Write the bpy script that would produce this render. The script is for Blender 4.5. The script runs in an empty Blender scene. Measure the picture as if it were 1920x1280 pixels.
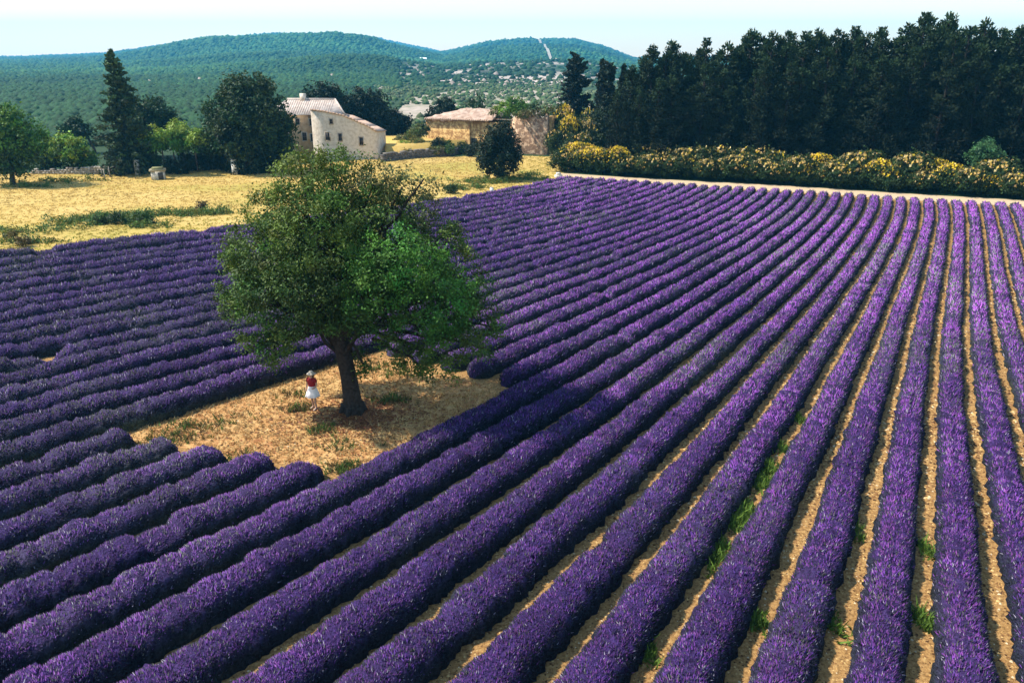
import bpy, math, random
import numpy as np

R = math.radians
sc = bpy.context.scene
COL = sc.collection
rng = np.random.default_rng(7)

# ------------------------------------------------------------------ camera, sky, sun, exposure
F_PX, CAM_H = 1478.0, 14.0
PITCH = math.atan((640 - 105) / F_PX)
cam = bpy.data.cameras.new('camera')
cam.sensor_width = 36.0
cam.lens = 36.0 * F_PX / 1920.0
cam.clip_end = 9000.0
cam_o = bpy.data.objects.new('camera', cam)
cam_o.location = (0, 0, CAM_H)
cam_o.rotation_euler = (R(90) - PITCH, 0, 0)
COL.objects.link(cam_o)
sc.camera = cam_o

SUN_EL, SUN_AZ = R(50), R(-84)          # azimuth from +Y (into the picture), clockwise
world = bpy.data.worlds.new('World')
sc.world = world
world.use_nodes = True
wn = world.node_tree
bg = wn.nodes['Background']
sky = wn.nodes.new('ShaderNodeTexSky')
sky.sky_type = 'NISHITA'
sky.sun_disc = False
sky.sun_elevation = SUN_EL
sky.sun_rotation = SUN_AZ
sky.air_density = 1.5
sky.dust_density = 0.1
sky.ozone_density = 1.0
wn.links.new(sky.outputs[0], bg.inputs[0])
bg.inputs[1].default_value = 0.15
sl = bpy.data.lights.new('sun', 'SUN')
sl.energy = 5.0
sl.angle = R(0.6)
sl.color = (1.0, 0.94, 0.84)
so = bpy.data.objects.new('sun', sl)
sd = (math.sin(SUN_AZ) * math.cos(SUN_EL), math.cos(SUN_AZ) * math.cos(SUN_EL), math.sin(SUN_EL))
so.rotation_euler = (R(90) - SUN_EL, 0, math.atan2(sd[0], -sd[1]))
so.location = (-60, 0, 90)
COL.objects.link(so)
vs = sc.view_settings
vs.view_transform = 'Standard'
vs.look = 'None'
vs.exposure = 0.75
vs.gamma = 1.0
vs.use_curve_mapping = False
sc.cycles.max_bounces = 6
sc.cycles.volume_bounces = 0
sc.cycles.transparent_max_bounces = 8

# ------------------------------------------------------------------ helpers
def unp(x, y, z=0.0):
    """ground point seen at photo pixel x, y"""
    u, v = (x - 960) / F_PX, (640 - y) / F_PX
    c, s = math.cos(PITCH), math.sin(PITCH)
    t = (z - CAM_H) / (-s + v * c)
    return u * t, (c + v * s) * t

def on_plane(x, y, Y):
    """X, Z of the point at photo pixel x, y standing at distance Y"""
    u, v = (x - 960) / F_PX, (640 - y) / F_PX
    c, s = math.cos(PITCH), math.sin(PITCH)
    t = Y / (c + v * s)
    return u * t, CAM_H + (-s + v * c) * t

def proj(X, Y, Z):
    c, s = math.cos(PITCH), math.sin(PITCH)
    z = Z - CAM_H
    dep = Y * c - z * s
    return 960 + F_PX * X / dep, 640 - F_PX * (Y * s + z * c) / dep

def mesh_data(name, V, polys, mat=None, col=None, smooth=False, mats=None, midx=None):
    V = np.asarray(V, np.float32)
    if isinstance(polys, np.ndarray):
        polys = [polys]
    me = bpy.data.meshes.new(name)
    me.vertices.add(len(V))
    me.vertices.foreach_set('co', V.ravel())
    loops = np.concatenate([np.asarray(p, np.int32).ravel() for p in polys])
    tot = np.concatenate([np.full(len(p), np.asarray(p).shape[1], np.int32) for p in polys])
    start = np.concatenate([[0], np.cumsum(tot)[:-1]]).astype(np.int32)
    me.loops.add(len(loops))
    me.loops.foreach_set('vertex_index', loops)
    me.polygons.add(len(tot))
    me.polygons.foreach_set('loop_start', start)
    me.polygons.foreach_set('loop_total', tot)
    if smooth:
        me.polygons.foreach_set('use_smooth', np.ones(len(tot), bool))
    if col is not None:
        a = me.color_attributes.new('Col', 'FLOAT_COLOR', 'POINT')
        c4 = np.ones((len(V), 4), np.float32)
        c4[:, :3] = np.asarray(col, np.float32)[:, :3]
        a.data.foreach_set('color', c4.ravel())
    if mat is not None:
        me.materials.append(mat)
    me.update(calc_edges=True)
    me.validate()
    return me

def link(name, me, parent=None):
    o = bpy.data.objects.new(name, me)
    COL.objects.link(o)
    if parent is not None:
        o.parent = parent
    return o

def tag(o, label=None, cat=None, group=None, kind=None):
    if label: o['label'] = label
    if cat: o['category'] = cat
    if group: o['group'] = group
    if kind: o['kind'] = kind
    return o

def empty(name, loc, label, cat, group=None, rz=0.0):
    o = bpy.data.objects.new(name, None)
    o.empty_display_size = 0.3
    o.location = loc
    o.rotation_euler = (0, 0, rz)
    COL.objects.link(o)
    return tag(o, label, cat, group)

def copy_tree(o, parent=None):
    c = o.copy()
    COL.objects.link(c)
    if parent is not None:
        c.parent = parent
    for ch in list(o.children):
        copy_tree(ch, c)
    return c

class Geo:
    def __init__(self):
        self.V, self.P, self.C, self.n = [], {}, [], 0
    def add(self, V, F, col=(1, 1, 1)):
        V = np.asarray(V, float).reshape(-1, 3)
        F = np.asarray(F, int)
        self.V.append(V)
        self.P.setdefault(F.shape[1], []).append(F + self.n)
        c = np.asarray(col, float)
        self.C.append(np.tile(c, (len(V), 1)) if c.ndim == 1 else c)
        self.n += len(V)
    def box(self, lo, hi, col=(1, 1, 1), rz=0.0, at=(0, 0, 0)):
        x0, y0, z0 = lo; x1, y1, z1 = hi
        V = np.array([(x0, y0, z0), (x1, y0, z0), (x1, y1, z0), (x0, y1, z0), (x0, y0, z1), (x1, y0, z1), (x1, y1, z1), (x0, y1, z1)], float)
        c, s = math.cos(rz), math.sin(rz)
        V = np.stack([V[:, 0] * c - V[:, 1] * s, V[:, 0] * s + V[:, 1] * c, V[:, 2]], -1) + at
        self.add(V, [(0, 3, 2, 1), (4, 5, 6, 7), (0, 1, 5, 4), (1, 2, 6, 5), (2, 3, 7, 6), (3, 0, 4, 7)], col)
    def tube(self, pts, rad, n=8, col=(1, 1, 1), wob=0.0, cap=True):
        pts = np.asarray(pts, float); rad = np.asarray(rad, float)
        K = len(pts)
        t = np.gradient(pts, axis=0)
        t /= np.linalg.norm(t, axis=1)[:, None] + 1e-9
        ref = np.array([1.0, 0.13, 0.07]) if abs(t[:, 0]).mean() < 0.8 else np.array([0.1, 1.0, 0.05])
        a = np.cross(t, ref); a /= np.linalg.norm(a, axis=1)[:, None]
        b = np.cross(t, a)
        ph = np.arange(n) * 2 * math.pi / n
        rr = rad[:, None] * (1 + wob * rng.uniform(-1, 1, (K, n)))
        V = pts[:, None] + rr[..., None] * (np.cos(ph)[None, :, None] * a[:, None] + np.sin(ph)[None, :, None] * b[:, None])
        i = np.arange(K - 1)[:, None] * n; j = np.arange(n)[None]; j2 = (j + 1) % n
        Fq = np.stack([i + j, i + j2, i + n + j2, i + n + j], -1).reshape(-1, 4)
        base = self.n
        self.add(V.reshape(-1, 3), Fq, col)
        if cap:
            self.P.setdefault(n, []).append(np.array([[base + (K - 1) * n + k for k in range(n)], [base + k for k in range(n - 1, -1, -1)]]))
    def build(self, name, mat, parent=None, smooth=False):
        V = np.concatenate(self.V); C = np.concatenate(self.C)
        return link(name, mesh_data(name, V, [np.concatenate(p) for p in self.P.values()], mat, C, smooth), parent)

def unit(v):
    return v / (np.linalg.norm(v, axis=-1, keepdims=True) + 1e-9)

def noise1(x, scale, seed):
    """smooth 1-D value noise in -1..1"""
    r = np.random.default_rng(seed).uniform(-1, 1, 4096)
    t = np.asarray(x) / scale + 1000
    i = np.floor(t).astype(int); f = t - i
    f = f * f * (3 - 2 * f)
    return r[i % 4096] * (1 - f) + r[(i + 1) % 4096] * f

def noise2(x, y, scale, seed):
    r = np.random.default_rng(seed).uniform(-1, 1, (256, 256))
    tx, ty = np.asarray(x) / scale + 1000, np.asarray(y) / scale + 1000
    ix, iy = np.floor(tx).astype(int), np.floor(ty).astype(int)
    fx, fy = tx - ix, ty - iy
    fx = fx * fx * (3 - 2 * fx); fy = fy * fy * (3 - 2 * fy)
    g = lambda a, b: r[a % 256, b % 256]
    return (g(ix, iy) * (1 - fx) + g(ix + 1, iy) * fx) * (1 - fy) + (g(ix, iy + 1) * (1 - fx) + g(ix + 1, iy + 1) * fx) * fy

def in_poly(x, y, poly):
    x, y = np.asarray(x), np.asarray(y)
    ins = np.zeros(x.shape, bool)
    n = len(poly)
    for i in range(n):
        x1, y1 = poly[i]; x2, y2 = poly[(i + 1) % n]
        c = ((y1 > y) != (y2 > y)) & (x < (x2 - x1) * (y - y1) / (y2 - y1 + 1e-12) + x1)
        ins ^= c
    return ins

ORD = ('first second third fourth fifth sixth seventh eighth ninth tenth eleventh twelfth thirteenth fourteenth fifteenth sixteenth '
       'seventeenth eighteenth nineteenth twentieth twenty-first twenty-second twenty-third twenty-fourth twenty-fifth twenty-sixth twenty-seventh '
       'twenty-eighth twenty-ninth thirtieth thirty-first thirty-second thirty-third thirty-fourth thirty-fifth thirty-sixth thirty-seventh '
       'thirty-eighth thirty-ninth fortieth forty-first forty-second forty-third forty-fourth forty-fifth forty-sixth forty-seventh forty-eighth '
       'forty-ninth fiftieth fifty-first fifty-second fifty-third fifty-fourth fifty-fifth fifty-sixth fifty-seventh fifty-eighth fifty-ninth sixtieth').split()

# ------------------------------------------------------------------ materials
def new_mat(name):
    m = bpy.data.materials.new(name)
    m.use_nodes = True
    nt = m.node_tree
    return m, nt, nt.nodes['Principled BSDF'], nt.nodes['Material Output']

def vcol_mat(name, rough=0.75, transl=0.0, nscale=None, namp=0.3, spec=0.2, bump=0.0):
    """colour carried by each leaf, stem or stone, with fine noise on top"""
    m, nt, bs, out = new_mat(name)
    at = nt.nodes.new('ShaderNodeAttribute'); at.attribute_name = 'Col'
    c = at.outputs['Color']
    if nscale:
        tc = nt.nodes.new('ShaderNodeTexCoord')
        nz = nt.nodes.new('ShaderNodeTexNoise'); nz.inputs['Scale'].default_value = nscale; nz.inputs['Detail'].default_value = 6
        nt.links.new(tc.outputs['Object'], nz.inputs['Vector'])
        mr = nt.nodes.new('ShaderNodeMapRange')
        mr.inputs[1].default_value = 0.3; mr.inputs[2].default_value = 0.7
        mr.inputs[3].default_value = 1 - namp; mr.inputs[4].default_value = 1 + namp
        nt.links.new(nz.outputs['Fac'], mr.inputs[0])
        mx = nt.nodes.new('ShaderNodeMix'); mx.data_type = 'RGBA'; mx.blend_type = 'MULTIPLY'; mx.inputs[0].default_value = 1
        nt.links.new(c, mx.inputs[6]); nt.links.new(mr.outputs[0], mx.inputs[7])
        c = mx.outputs[2]
        if bump:
            bp = nt.nodes.new('ShaderNodeBump'); bp.inputs['Strength'].default_value = bump; bp.inputs['Distance'].default_value = 0.1
            nt.links.new(nz.outputs['Fac'], bp.inputs['Height']); nt.links.new(bp.outputs[0], bs.inputs['Normal'])
    nt.links.new(c, bs.inputs['Base Color'])
    bs.inputs['Roughness'].default_value = rough
    bs.inputs['Specular IOR Level'].default_value = spec
    if transl:
        tr = nt.nodes.new('ShaderNodeBsdfTranslucent')
        nt.links.new(c, tr.inputs['Color'])
        ms = nt.nodes.new('ShaderNodeMixShader'); ms.inputs[0].default_value = transl
        nt.links.new(bs.outputs[0], ms.inputs[1]); nt.links.new(tr.outputs[0], ms.inputs[2])
        nt.links.new(ms.outputs[0], out.inputs['Surface'])
    return m

def ramp_mat(name, layers, rough=0.9, bump=None, stretch=(1, 1, 1)):
    """layers: list of (noise scale, detail, [(pos, colour) ...], weight); each mixed over the one before"""
    m, nt, bs, out = new_mat(name)
    tc = nt.nodes.new('ShaderNodeTexCoord')
    mp = nt.nodes.new('ShaderNodeMapping'); mp.inputs['Scale'].default_value = stretch
    nt.links.new(tc.outputs['Object'], mp.inputs['Vector'])
    prev = None
    for k, (s, d, stops, w) in enumerate(layers):
        nz = nt.nodes.new('ShaderNodeTexNoise'); nz.inputs['Scale'].default_value = s; nz.inputs['Detail'].default_value = d
        nz.inputs['Roughness'].default_value = 0.65
        nt.links.new(mp.outputs[0], nz.inputs['Vector'])
        cr = nt.nodes.new('ShaderNodeValToRGB')
        e = cr.color_ramp.elements
        while len(e) < len(stops): e.new(0.5)
        for q, (p, cc) in zip(e, stops):
            q.position = p; q.color = (*cc, 1)
        nt.links.new(nz.outputs['Fac'], cr.inputs[0])
        if prev is None:
            prev = cr.outputs[0]
        else:
            mx = nt.nodes.new('ShaderNodeMix'); mx.data_type = 'RGBA'; mx.blend_type = 'MIX'; mx.inputs[0].default_value = w
            nt.links.new(prev, mx.inputs[6]); nt.links.new(cr.outputs[0], mx.inputs[7])
            prev = mx.outputs[2]
        if bump and k == len(layers) - 1:
            bp = nt.nodes.new('ShaderNodeBump'); bp.inputs['Strength'].default_value = bump[0]; bp.inputs['Distance'].default_value = bump[1]
            nt.links.new(nz.outputs['Fac'], bp.inputs['Height']); nt.links.new(bp.outputs[0], bs.inputs['Normal'])
    nt.links.new(prev, bs.inputs['Base Color'])
    bs.inputs['Roughness'].default_value = rough
    bs.inputs['Specular IOR Level'].default_value = 0.15
    return m

M_leaf = vcol_mat('leaf', 0.6, 0.22)
M_needle = vcol_mat('needle', 0.75, 0.1)
M_bark = vcol_mat('bark', 0.9, 0, 9.0, 0.5, 0.1, 0.8)
M_spike = vcol_mat('lavender_flower', 0.8, 0.15)
M_mound = vcol_mat('lavender_foliage', 0.9, 0, 14.0, 0.6, 0.1, 1.0)
M_blossom = vcol_mat('broom_blossom', 0.7, 0.2)
M_grass = vcol_mat('grass_blade', 0.8, 0.25)
M_stone = vcol_mat('stone', 0.9, 0, 6.0, 0.35, 0.1, 0.5)
M_plain = vcol_mat('painted', 0.7, 0, 3.0, 0.12, 0.2)
M_cloth = vcol_mat('cloth', 0.9, 0, 30.0, 0.12, 0.1)
M_hilltree = vcol_mat('hill_tree', 0.9, 0)
M_soil = ramp_mat('field_soil', [
    (0.5, 5, [(0.3, (0.20, 0.095, 0.032)), (0.55, (0.33, 0.185, 0.064)), (0.75, (0.40, 0.24, 0.09))], 1),
    (9.0, 8, [(0.36, (0.060, 0.030, 0.012)), (0.5, (0.32, 0.175, 0.060)), (0.66, (0.50, 0.32, 0.13))], 0.62)], 0.95, (0.9, 0.06))
M_clearing = ramp_mat('clearing_earth', [
    (0.35, 5, [(0.34, (0.30, 0.085, 0.03)), (0.48, (0.46, 0.22, 0.075)), (0.62, (0.54, 0.36, 0.14)), (0.8, (0.58, 0.42, 0.18))], 1),
    (3.2, 10, [(0.36, (0.17, 0.070, 0.026)), (0.5, (0.44, 0.25, 0.095)), (0.66, (0.62, 0.43, 0.19))], 0.6)], 0.95, (0.8, 0.08))
M_meadow = ramp_mat('meadow_straw', [
    (0.05, 4, [(0.36, (0.27, 0.25, 0.04)), (0.5, (0.46, 0.305, 0.085)), (0.64, (0.53, 0.37, 0.13))], 1),
    (2.0, 8, [(0.3, (0.28, 0.21, 0.04)), (0.5, (0.46, 0.31, 0.085)), (0.7, (0.53, 0.38, 0.13))], 0.45)], 0.95, (0.3, 0.1), (1, 1.6, 1))
M_track = ramp_mat('track_gravel', [
    (0.8, 5, [(0.3, (0.42, 0.29, 0.17)), (0.7, (0.55, 0.41, 0.25))], 1),
    (14.0, 6, [(0.3, (0.34, 0.22, 0.12)), (0.7, (0.62, 0.48, 0.31))], 0.5)], 0.95, (0.5, 0.03))
M_ground = ramp_mat('scrub_ground', [
    (0.012, 6, [(0.35, (0.018, 0.040, 0.014)), (0.6, (0.030, 0.055, 0.018)), (0.8, (0.10, 0.10, 0.045))], 1),
    (0.25, 8, [(0.4, (0.018, 0.040, 0.014)), (0.6, (0.035, 0.06, 0.02)), (0.8, (0.12, 0.11, 0.05))], 0.5)], 0.95)
M_hill = vcol_mat('hill_ground', 0.95, 0, 0.03, 0.45, 0.1)
M_firebreak = ramp_mat('firebreak_earth', [(0.05, 5, [(0.3, (0.26, 0.23, 0.17)), (0.7, (0.40, 0.36, 0.28))], 1)], 0.95)

def wall_mat(name, a, b, c, scale, k=0.0):
    return ramp_mat(name, [
        (0.35, 5, [(0.3, a), (0.7, b)], 1),
        (scale, 7, [(0.38 + k, c), (0.52 + k * .4, a), (0.66, b)], 0.68 + 2 * k)], 0.95, (0.7, 0.1))
M_wall_pale = wall_mat('pale_render', (0.70, 0.58, 0.46), (0.80, 0.69, 0.57), (0.50, 0.39, 0.28), 2.2)
M_wall_ochre = wall_mat('ochre_render', (0.42, 0.28, 0.16), (0.52, 0.37, 0.22), (0.30, 0.18, 0.09), 2.0)
M_ruin_gold = wall_mat('golden_rubble', (0.58, 0.35, 0.13), (0.70, 0.47, 0.20), (0.22, 0.10, 0.035), 1.7, .07)
M_ruin_pink = wall_mat('pinkish_rubble', (0.48, 0.31, 0.19), (0.62, 0.44, 0.30), (0.13, 0.07, 0.04), 2.0, .08)
M_tile_pale = wall_mat('pale_tiles', (0.50, 0.40, 0.33), (0.62, 0.53, 0.46), (0.36, 0.27, 0.22), 1.5)
M_tile_pink = wall_mat('weathered_tiles', (0.42, 0.28, 0.20), (0.55, 0.42, 0.33), (0.22, 0.13, 0.09), 1.4)

# ------------------------------------------------------------------ foliage generators
def leaf_cards(g, pos, size, nrm, col, aspect=0.55, jit=0.9):
    """one folded diamond leaf (2 triangles) per position"""
    n = len(pos)
    d = unit(rng.normal(size=(n, 3)) + np.array([0, 0, -0.25]))
    N = unit(np.asarray(nrm) + jit * rng.normal(size=(n, 3)))
    s = unit(np.cross(d, N))
    d = unit(np.cross(N, s))
    size = np.asarray(size).reshape(-1, 1) * rng.uniform(0.7, 1.35, (n, 1))
    a = pos - d * size * 0.5
    b = pos + d * size * 0.5
    l = pos + s * size * aspect * 0.5 + N * size * 0.12
    r = pos - s * size * aspect * 0.5 + N * size * 0.12
    V = np.stack([a, l, b, r], 1).reshape(-1, 3)
    i = np.arange(n)[:, None] * 4
    Fq = np.concatenate([i + np.array([[0, 1, 2]]), i + np.array([[0, 2, 3]])])
    g.add(V, Fq, np.repeat(col, 4, axis=0))

def lobes_to_leaves(g, lobes, clump_r, per_clump, leaf, density=1.0, bright=0.25, fill=0.25, hang=0.0):
    """lobes: (x, y, z, rx, ry, rz, colour, fullness). Leaves sit in clumps near the surface of each lobe."""
    for (x, y, z, rx, ry, rz, colr, full) in lobes:
        area = 4 * math.pi * ((rx * ry + ry * rz + rx * rz) / 3)
        k = max(4, int(area / (math.pi * clump_r ** 2) * 1.15 * density * full))
        u = unit(rng.normal(size=(k, 3)))
        rad = np.where(rng.random(k) < fill, rng.uniform(0.2, 0.8, k), rng.uniform(0.8, 1.08, k))
        c = np.array([x, y, z]) + u * rad[:, None] * np.array([rx, ry, rz])
        m = max(3, int(per_clump))
        cr = clump_r * rng.uniform(0.6, 1.3, (k, 1, 1))
        off = rng.normal(size=(k, m, 3)) * 0.55
        off[..., 2] *= 0.8
        p = c[:, None] + off * cr
        if hang: p[..., 2] -= hang * np.abs(rng.normal(size=(k, m))) * clump_r
        tone = rng.uniform(1 - bright, 1 + bright, (k, 1, 1)) * rng.uniform(0.75, 1.25, (k, m, 1))
        hue = 1 + rng.normal(size=(k, 1, 3)) * np.array([0.16, 0.05, 0.12])
        col = np.clip(np.array(colr) * tone * hue, 0.004, 0.9)
        nr = np.broadcast_to((u * 0.8 + np.array([0, 0, 0.5]))[:, None], p.shape)
        leaf_cards(g, p.reshape(-1, 3), np.full(k * m, leaf), nr.reshape(-1, 3), col.reshape(-1, 3))

def limb(g, a, b, r0, r1, sag=0.0, n=6, seg=5, col=(0.05, 0.04, 0.03)):
    t = np.linspace(0, 1, seg)[:, None]
    a, b = np.asarray(a, float), np.asarray(b, float)
    p = a * (1 - t) + b * t
    L = np.linalg.norm(b - a)
    p += rng.normal(size=p.shape) * L * 0.03 * np.sin(t * math.pi)
    p[:, 2] += (sag * L * np.sin(t * math.pi))[:, 0]
    g.tube(p, np.linspace(r0, r1, seg), n, col, 0.06)

def broadleaf(name, base, lobes, trunk_h, trunk_r, clump_r, per, leaf, label, cat='tree', group=None, bark=(0.06, 0.045, 0.035), density=1.0, fill=0.25, bright=0.25):
    root = empty(name, (base[0], base[1], 0), label, cat, group)
    L = [(x - base[0], y - base[1], z, rx, ry, rz, c, f) for (x, y, z, rx, ry, rz, c, f) in lobes]
    if trunk_h:
        g = Geo()
        top = np.array([np.mean([l[0] for l in L]) * 0.5, np.mean([l[1] for l in L]) * 0.5, trunk_h])
        g.tube([(0, 0, -0.1), (0, 0, trunk_h * 0.15), tuple(top * 0.6), tuple(top)], [trunk_r * 1.35, trunk_r, trunk_r * 0.85, trunk_r * 0.7], 9, bark, 0.08)
        for l in L:
            limb(g, top * 0.95, l[:3], trunk_r * 0.45, trunk_r * 0.1, 0.05, 5, 5, bark)
        g.build('trunk', M_bark, root, True)
    g = Geo()
    lobes_to_leaves(g, L, clump_r, per, leaf, density, bright, fill)
    g.build('crown' if trunk_h else 'foliage', M_leaf, root)
    return root

# ------------------------------------------------------------------ ground, meadow, soil, track
def sheet(name, poly, z, mat, nx=None):
    V = [(x, y, z) for x, y in poly]
    return tag(link(name, mesh_data(name, V, np.array([list(range(len(V)))]), mat)), kind='structure')

GR = 4700
gx = np.concatenate([np.linspace(-GR, -200, 14), np.linspace(-180, 180, 13), np.linspace(200, GR, 14)])
gy = np.concatenate([np.linspace(-300, 0, 4), np.linspace(20, 400, 20), np.linspace(450, GR, 16)])
GX, GY = np.meshgrid(gx, gy)
nx_, ny_ = len(gx), len(gy)
ii = (np.arange(ny_ - 1)[:, None] * nx_ + np.arange(nx_ - 1)[None]).reshape(-1, 1)
tag(link('ground', mesh_data('ground', np.stack([GX.ravel(), GY.ravel(), np.zeros(GX.size)], -1), ii + np.array([[0, 1, nx_ + 1, nx_]]), M_ground)), kind='structure')

FAR = [unp(*q) for q in ((1040, 334), (1120, 339.5), (1312, 351), (1450, 358), (1542, 364), (1669, 373), (1799, 381), (1904, 387), (2150, 402), (2500, 424))]
LEFT = [unp(*q) for q in ((-500, 520), (-200, 500), (0, 484), (200, 455), (412, 430), (600, 406), (800, 384), (875, 374), (930, 365), (987, 348))]
soil_poly = [(-60, 8), (70, 8), (88, 40)] + FAR[::-1] + LEFT[::-1]
sheet('field_soil', soil_poly, 0.006, M_soil)
track_out = [(x + 1.1, y + 4.3) for x, y in FAR]
sheet('gravel_track', FAR + track_out[::-1], 0.010, M_track)
meadow_poly = LEFT + [FAR[0], track_out[0], (9.0, 104), (8.0, 118), (-2, 121), (-20, 116), (-34, 106), (-52, 102), (-75, 101), (-110, 110), (-125, 60)]
sheet('meadow', meadow_poly, 0.003, M_meadow)

M_scrubslope = ramp_mat('pale_scrub_slope', [
    (0.03, 6, [(0.35, (0.20, 0.19, 0.12)), (0.5, (0.36, 0.29, 0.22)), (0.65, (0.46, 0.36, 0.30))], 1),
    (0.35, 8, [(0.4, (0.07, 0.10, 0.04)), (0.52, (0.34, 0.27, 0.20)), (0.7, (0.50, 0.40, 0.33))], 0.5)], 0.95)
sheet('scrub_slope', [unp(*q) for q in ((742, 262), (740, 215), (770, 182), (860, 170), (960, 163), (1045, 172), (1110, 186), (1100, 230), (1040, 270), (900, 268))], 0.02, M_scrubslope)
sheet('barn_meadow', [unp(*q) for q in ((718, 268), (760, 250), (800, 262), (800, 282), (725, 290))], 0.03, M_meadow)

# ------------------------------------------------------------------ lavender rows: level lines of a smooth row-count field
COEF = [5.0002, 18.2134, 1.5094, -1.9098, 0.157, -23.7175, -0.4323, 2.0273, -4.0015, -8.8908, -3.9584, 0.3306, 0.537, 3.378, 2.0859]
def fN(X, Y):
    x, y = (X - 5) / 45, (Y - 50) / 45
    s, k = 0.0, 0
    for i in range(5):
        for j in range(5 - i):
            s += COEF[k] * x ** i * y ** j; k += 1
    return s
def gradN(X, Y, e=0.02):
    return (fN(X + e, Y) - fN(X - e, Y)) / (2 * e), (fN(X, Y + e) - fN(X, Y - e)) / (2 * e)

fx = np.array([p[0] for p in FAR]); fy = np.array([p[1] for p in FAR])
def beyond_far(X, Y):
    return Y > np.interp(X, fx, fy) - 0.5 if X > fx[0] else Y > fy[0] + (X - fx[0]) * 0.45

def row_line(n):
    best = None
    for (A, B) in (((38, 52), (-30, 76.7)), ((60, 58), (20, 62)), ((14, 13.5), (-14, 20))):
        t = np.linspace(0, 1, 600)
        v = np.array([fN(A[0] + (B[0] - A[0]) * q, A[1] + (B[1] - A[1]) * q) for q in t])
        k = np.where((v[:-1] - n) * (v[1:] - n) <= 0)[0]
        if len(k):
            q = t[k[0]]; best = (A[0] + (B[0] - A[0]) * q, A[1] + (B[1] - A[1]) * q); break
    if best is None: return None
    halves = []
    for sgn in (1, -1):
        X, Y = best; pts = []; d0 = None
        for _ in range(900):
            px, py = proj(X, Y, 0.4)
            out = px < -60 or py > 1310 or px > 1990
            gx_, gy_ = gradN(X, Y); gl = math.hypot(gx_, gy_)
            d = (sgn * -gy_ / gl, sgn * gx_ / gl)
            if d[0] * sgn < 0 and d[1] * sgn < 0: d = (-d[0], -d[1])
            if out and d0 is not None: d = d0
            st = 0.3
            X2, Y2 = X + d[0] * st, Y + d[1] * st
            if not out:
                gx2, gy2 = gradN(X2, Y2); er = fN(X2, Y2) - n; g2 = gx2 ** 2 + gy2 ** 2
                X2 -= er * gx2 / g2; Y2 -= er * gy2 / g2
                d0 = d
            X, Y = X2, Y2
            px, py = proj(X, Y, 0.4)
            if Y < 10 or px < -330 or py > 1480 or px > 2520 or beyond_far(X, Y): break
            pts.append((X, Y))
        halves.append(pts)
    # +1 half and -1 half, put in order from near to far
    a, b = halves
    line = b[::-1] + [best] + a
    if line[0][1] > line[-1][1]: line = line[::-1]
    return np.array(line)

def side(p, a, b):
    return (b[0] - a[0]) * (p[:, 1] - a[1]) - (b[1] - a[1]) * (p[:, 0] - a[0])
CL_A, CL_B = (-15.6, 27.5), (-5.6, 24.6)        # near-left end of the clearing
CR_A, CR_B = (-7.4, 37.2), (0.3, 32.2)          # far-right end of the clearing

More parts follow.
